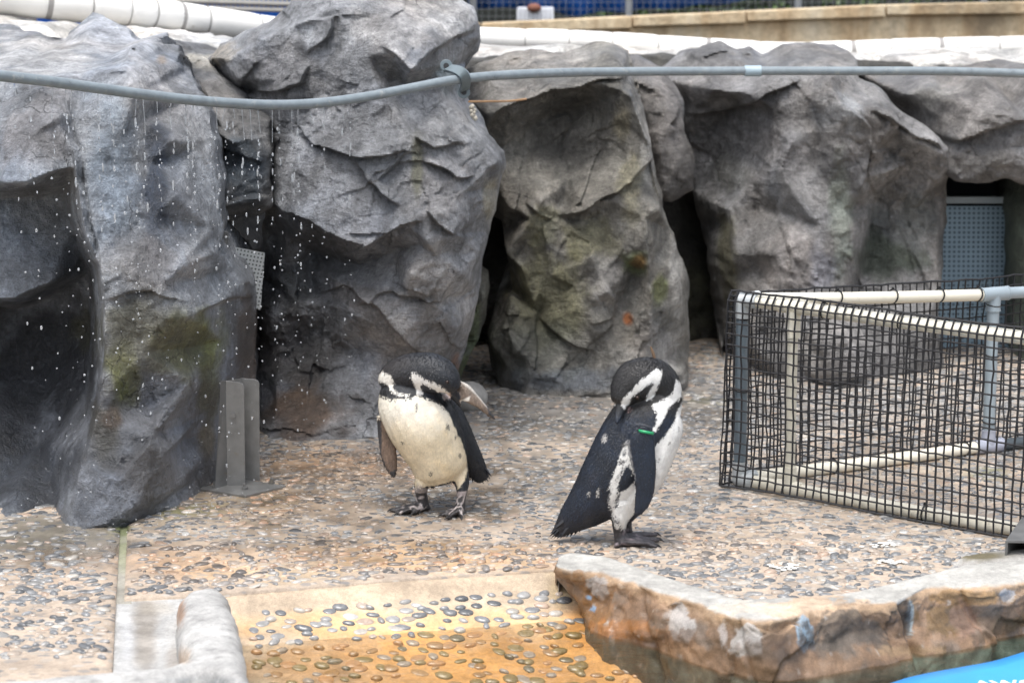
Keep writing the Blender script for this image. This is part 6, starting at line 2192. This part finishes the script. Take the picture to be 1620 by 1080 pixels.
cols = lay(cols, (sstep(.30, .42, fbm(V * 38, 2, 75)) * pick(zc, [(265, 750), (330, 640), (350, 730), (290, 790)], nz, 15)) * .7, (0.6, 0.58, 0.54))
cols = lay(cols, sstep(1.3, .5, np.hypot((zc[:, 0] - 352) / 12, (zc[:, 1] - 485) / 18) + .5 * nz) * .7, (0.6, 0.58, 0.55))
for (cx, cy) in [(702, 440), (660, 512), (610, 590), (712, 385)]:
    cols = lay(cols, sstep(1.2, .5, np.hypot((zc[:, 0] - cx) / 6, (zc[:, 1] - cy) / 8)) * chest * .7, (0.06, 0.05, 0.05))
cols = np.where(flip[:, None], np.array([0.0065, 0.013, 0.027]) * (1 + .5 * nz2)[:, None], cols)
cols = lay(cols, flip * pick(zc, [(440, 480), (466, 500), (482, 600), (500, 690), (490, 700), (470, 640), (455, 560)], nz, 8) * .5, (0.5, 0.5, 0.5))
feet = (V[:, 2] < .055) & (zc[:, 0] > 380)
cols = np.where(feet[:, None], np.array([0.06, 0.055, 0.06]) * (1 + .9 * nz2)[:, None], cols)
cols = lay(cols, feet * sstep(.1, .35, fbm(V * 50, 2, 76)) * .6, (0.34, 0.28, 0.30))
cols = lay(cols, sstep(1.2, .4, np.hypot((zc[:, 0] - 468) / 16, (zc[:, 1] - 350) / 12)) * .6, (0.25, 0.16, 0.15))
setcol(me, cols)
kp = (V[:, 2] > .055) * np.where(flip, .2, 1.0) * np.where((zc[:, 0] < 455) & (zc[:, 1] > 315) & (zc[:, 1] < 430) & (V[:, 1] < Y2 - .045), 0, 1)
plumage('feathers', me, V, N, cols, peng2, 22000, (-.55, 0, -1), kp, .0078, 4)
tail_blades(B, peng2, [(88, 955), (96, 962), (108, 964), (122, 965), (138, 964), (152, 960), (168, 958), (186, 956), (206, 948), (228, 936), (92, 940), (104, 925)], (262, 810), 12, .0)
b = MB()
b.ball(B.P(505, 296, -.082), .0055, 10, 8)
b.build('eye', EYE, peng2, smooth=True)
for (tip, base) in [((592, 1000), (430, 985)), ((604, 972), (440, 975)), ((592, 946), (450, 958))]:
    q = gp(840 + tip[0] / 3, 530 + tip[1] / 3, .007)
    b = MB()
    b.tube([q + Vector((-.006, 0, .004)), q + Vector((.006, 0, .003)), q + Vector((.017, -.002, -.004))], [.0048, .004, .001], 8)
    b.build('claw', CLAW, peng2, smooth=True)
# green band round the top of the flipper
b = MB()
cb = B.P(543, 458, -.088)
pts = []
for k in range(25):
    th = 2 * math.pi * k / 24
    pts.append(cb + (CAMR * math.cos(th) * .0245 + CAMF * math.sin(th) * .026) - CAMUP * math.cos(th) * .0045)
V_, F_ = [], []
for i, q in enumerate(pts[:-1]):
    V_ += [q - CAMUP * .0042, q + CAMUP * .0042]
F_ = [(2 * i, (2 * i + 2) % 48, (2 * i + 3) % 48, 2 * i + 1) for i in range(24)]
b.add(V_, F_)
o = b.build('flipper_band', simple('green_band', (0.02, 0.32, 0.13), .35, var=.05), peng2, smooth=True)
m_ = o.modifiers.new('solid', 'SOLIDIFY')
m_.thickness = .002
# loose brown feather standing up behind the head
b = MB()
b.tube([B.P(588, 125, -.01), B.P(584, 100, -.01), B.P(576, 75, -.01), B.P(568, 55, -.01)], [.0035, .0045, .004, .002], 8)
b.build('loose_feather', simple('feather_brown', (0.16, 0.10, 0.06), .7), peng2, smooth=True)
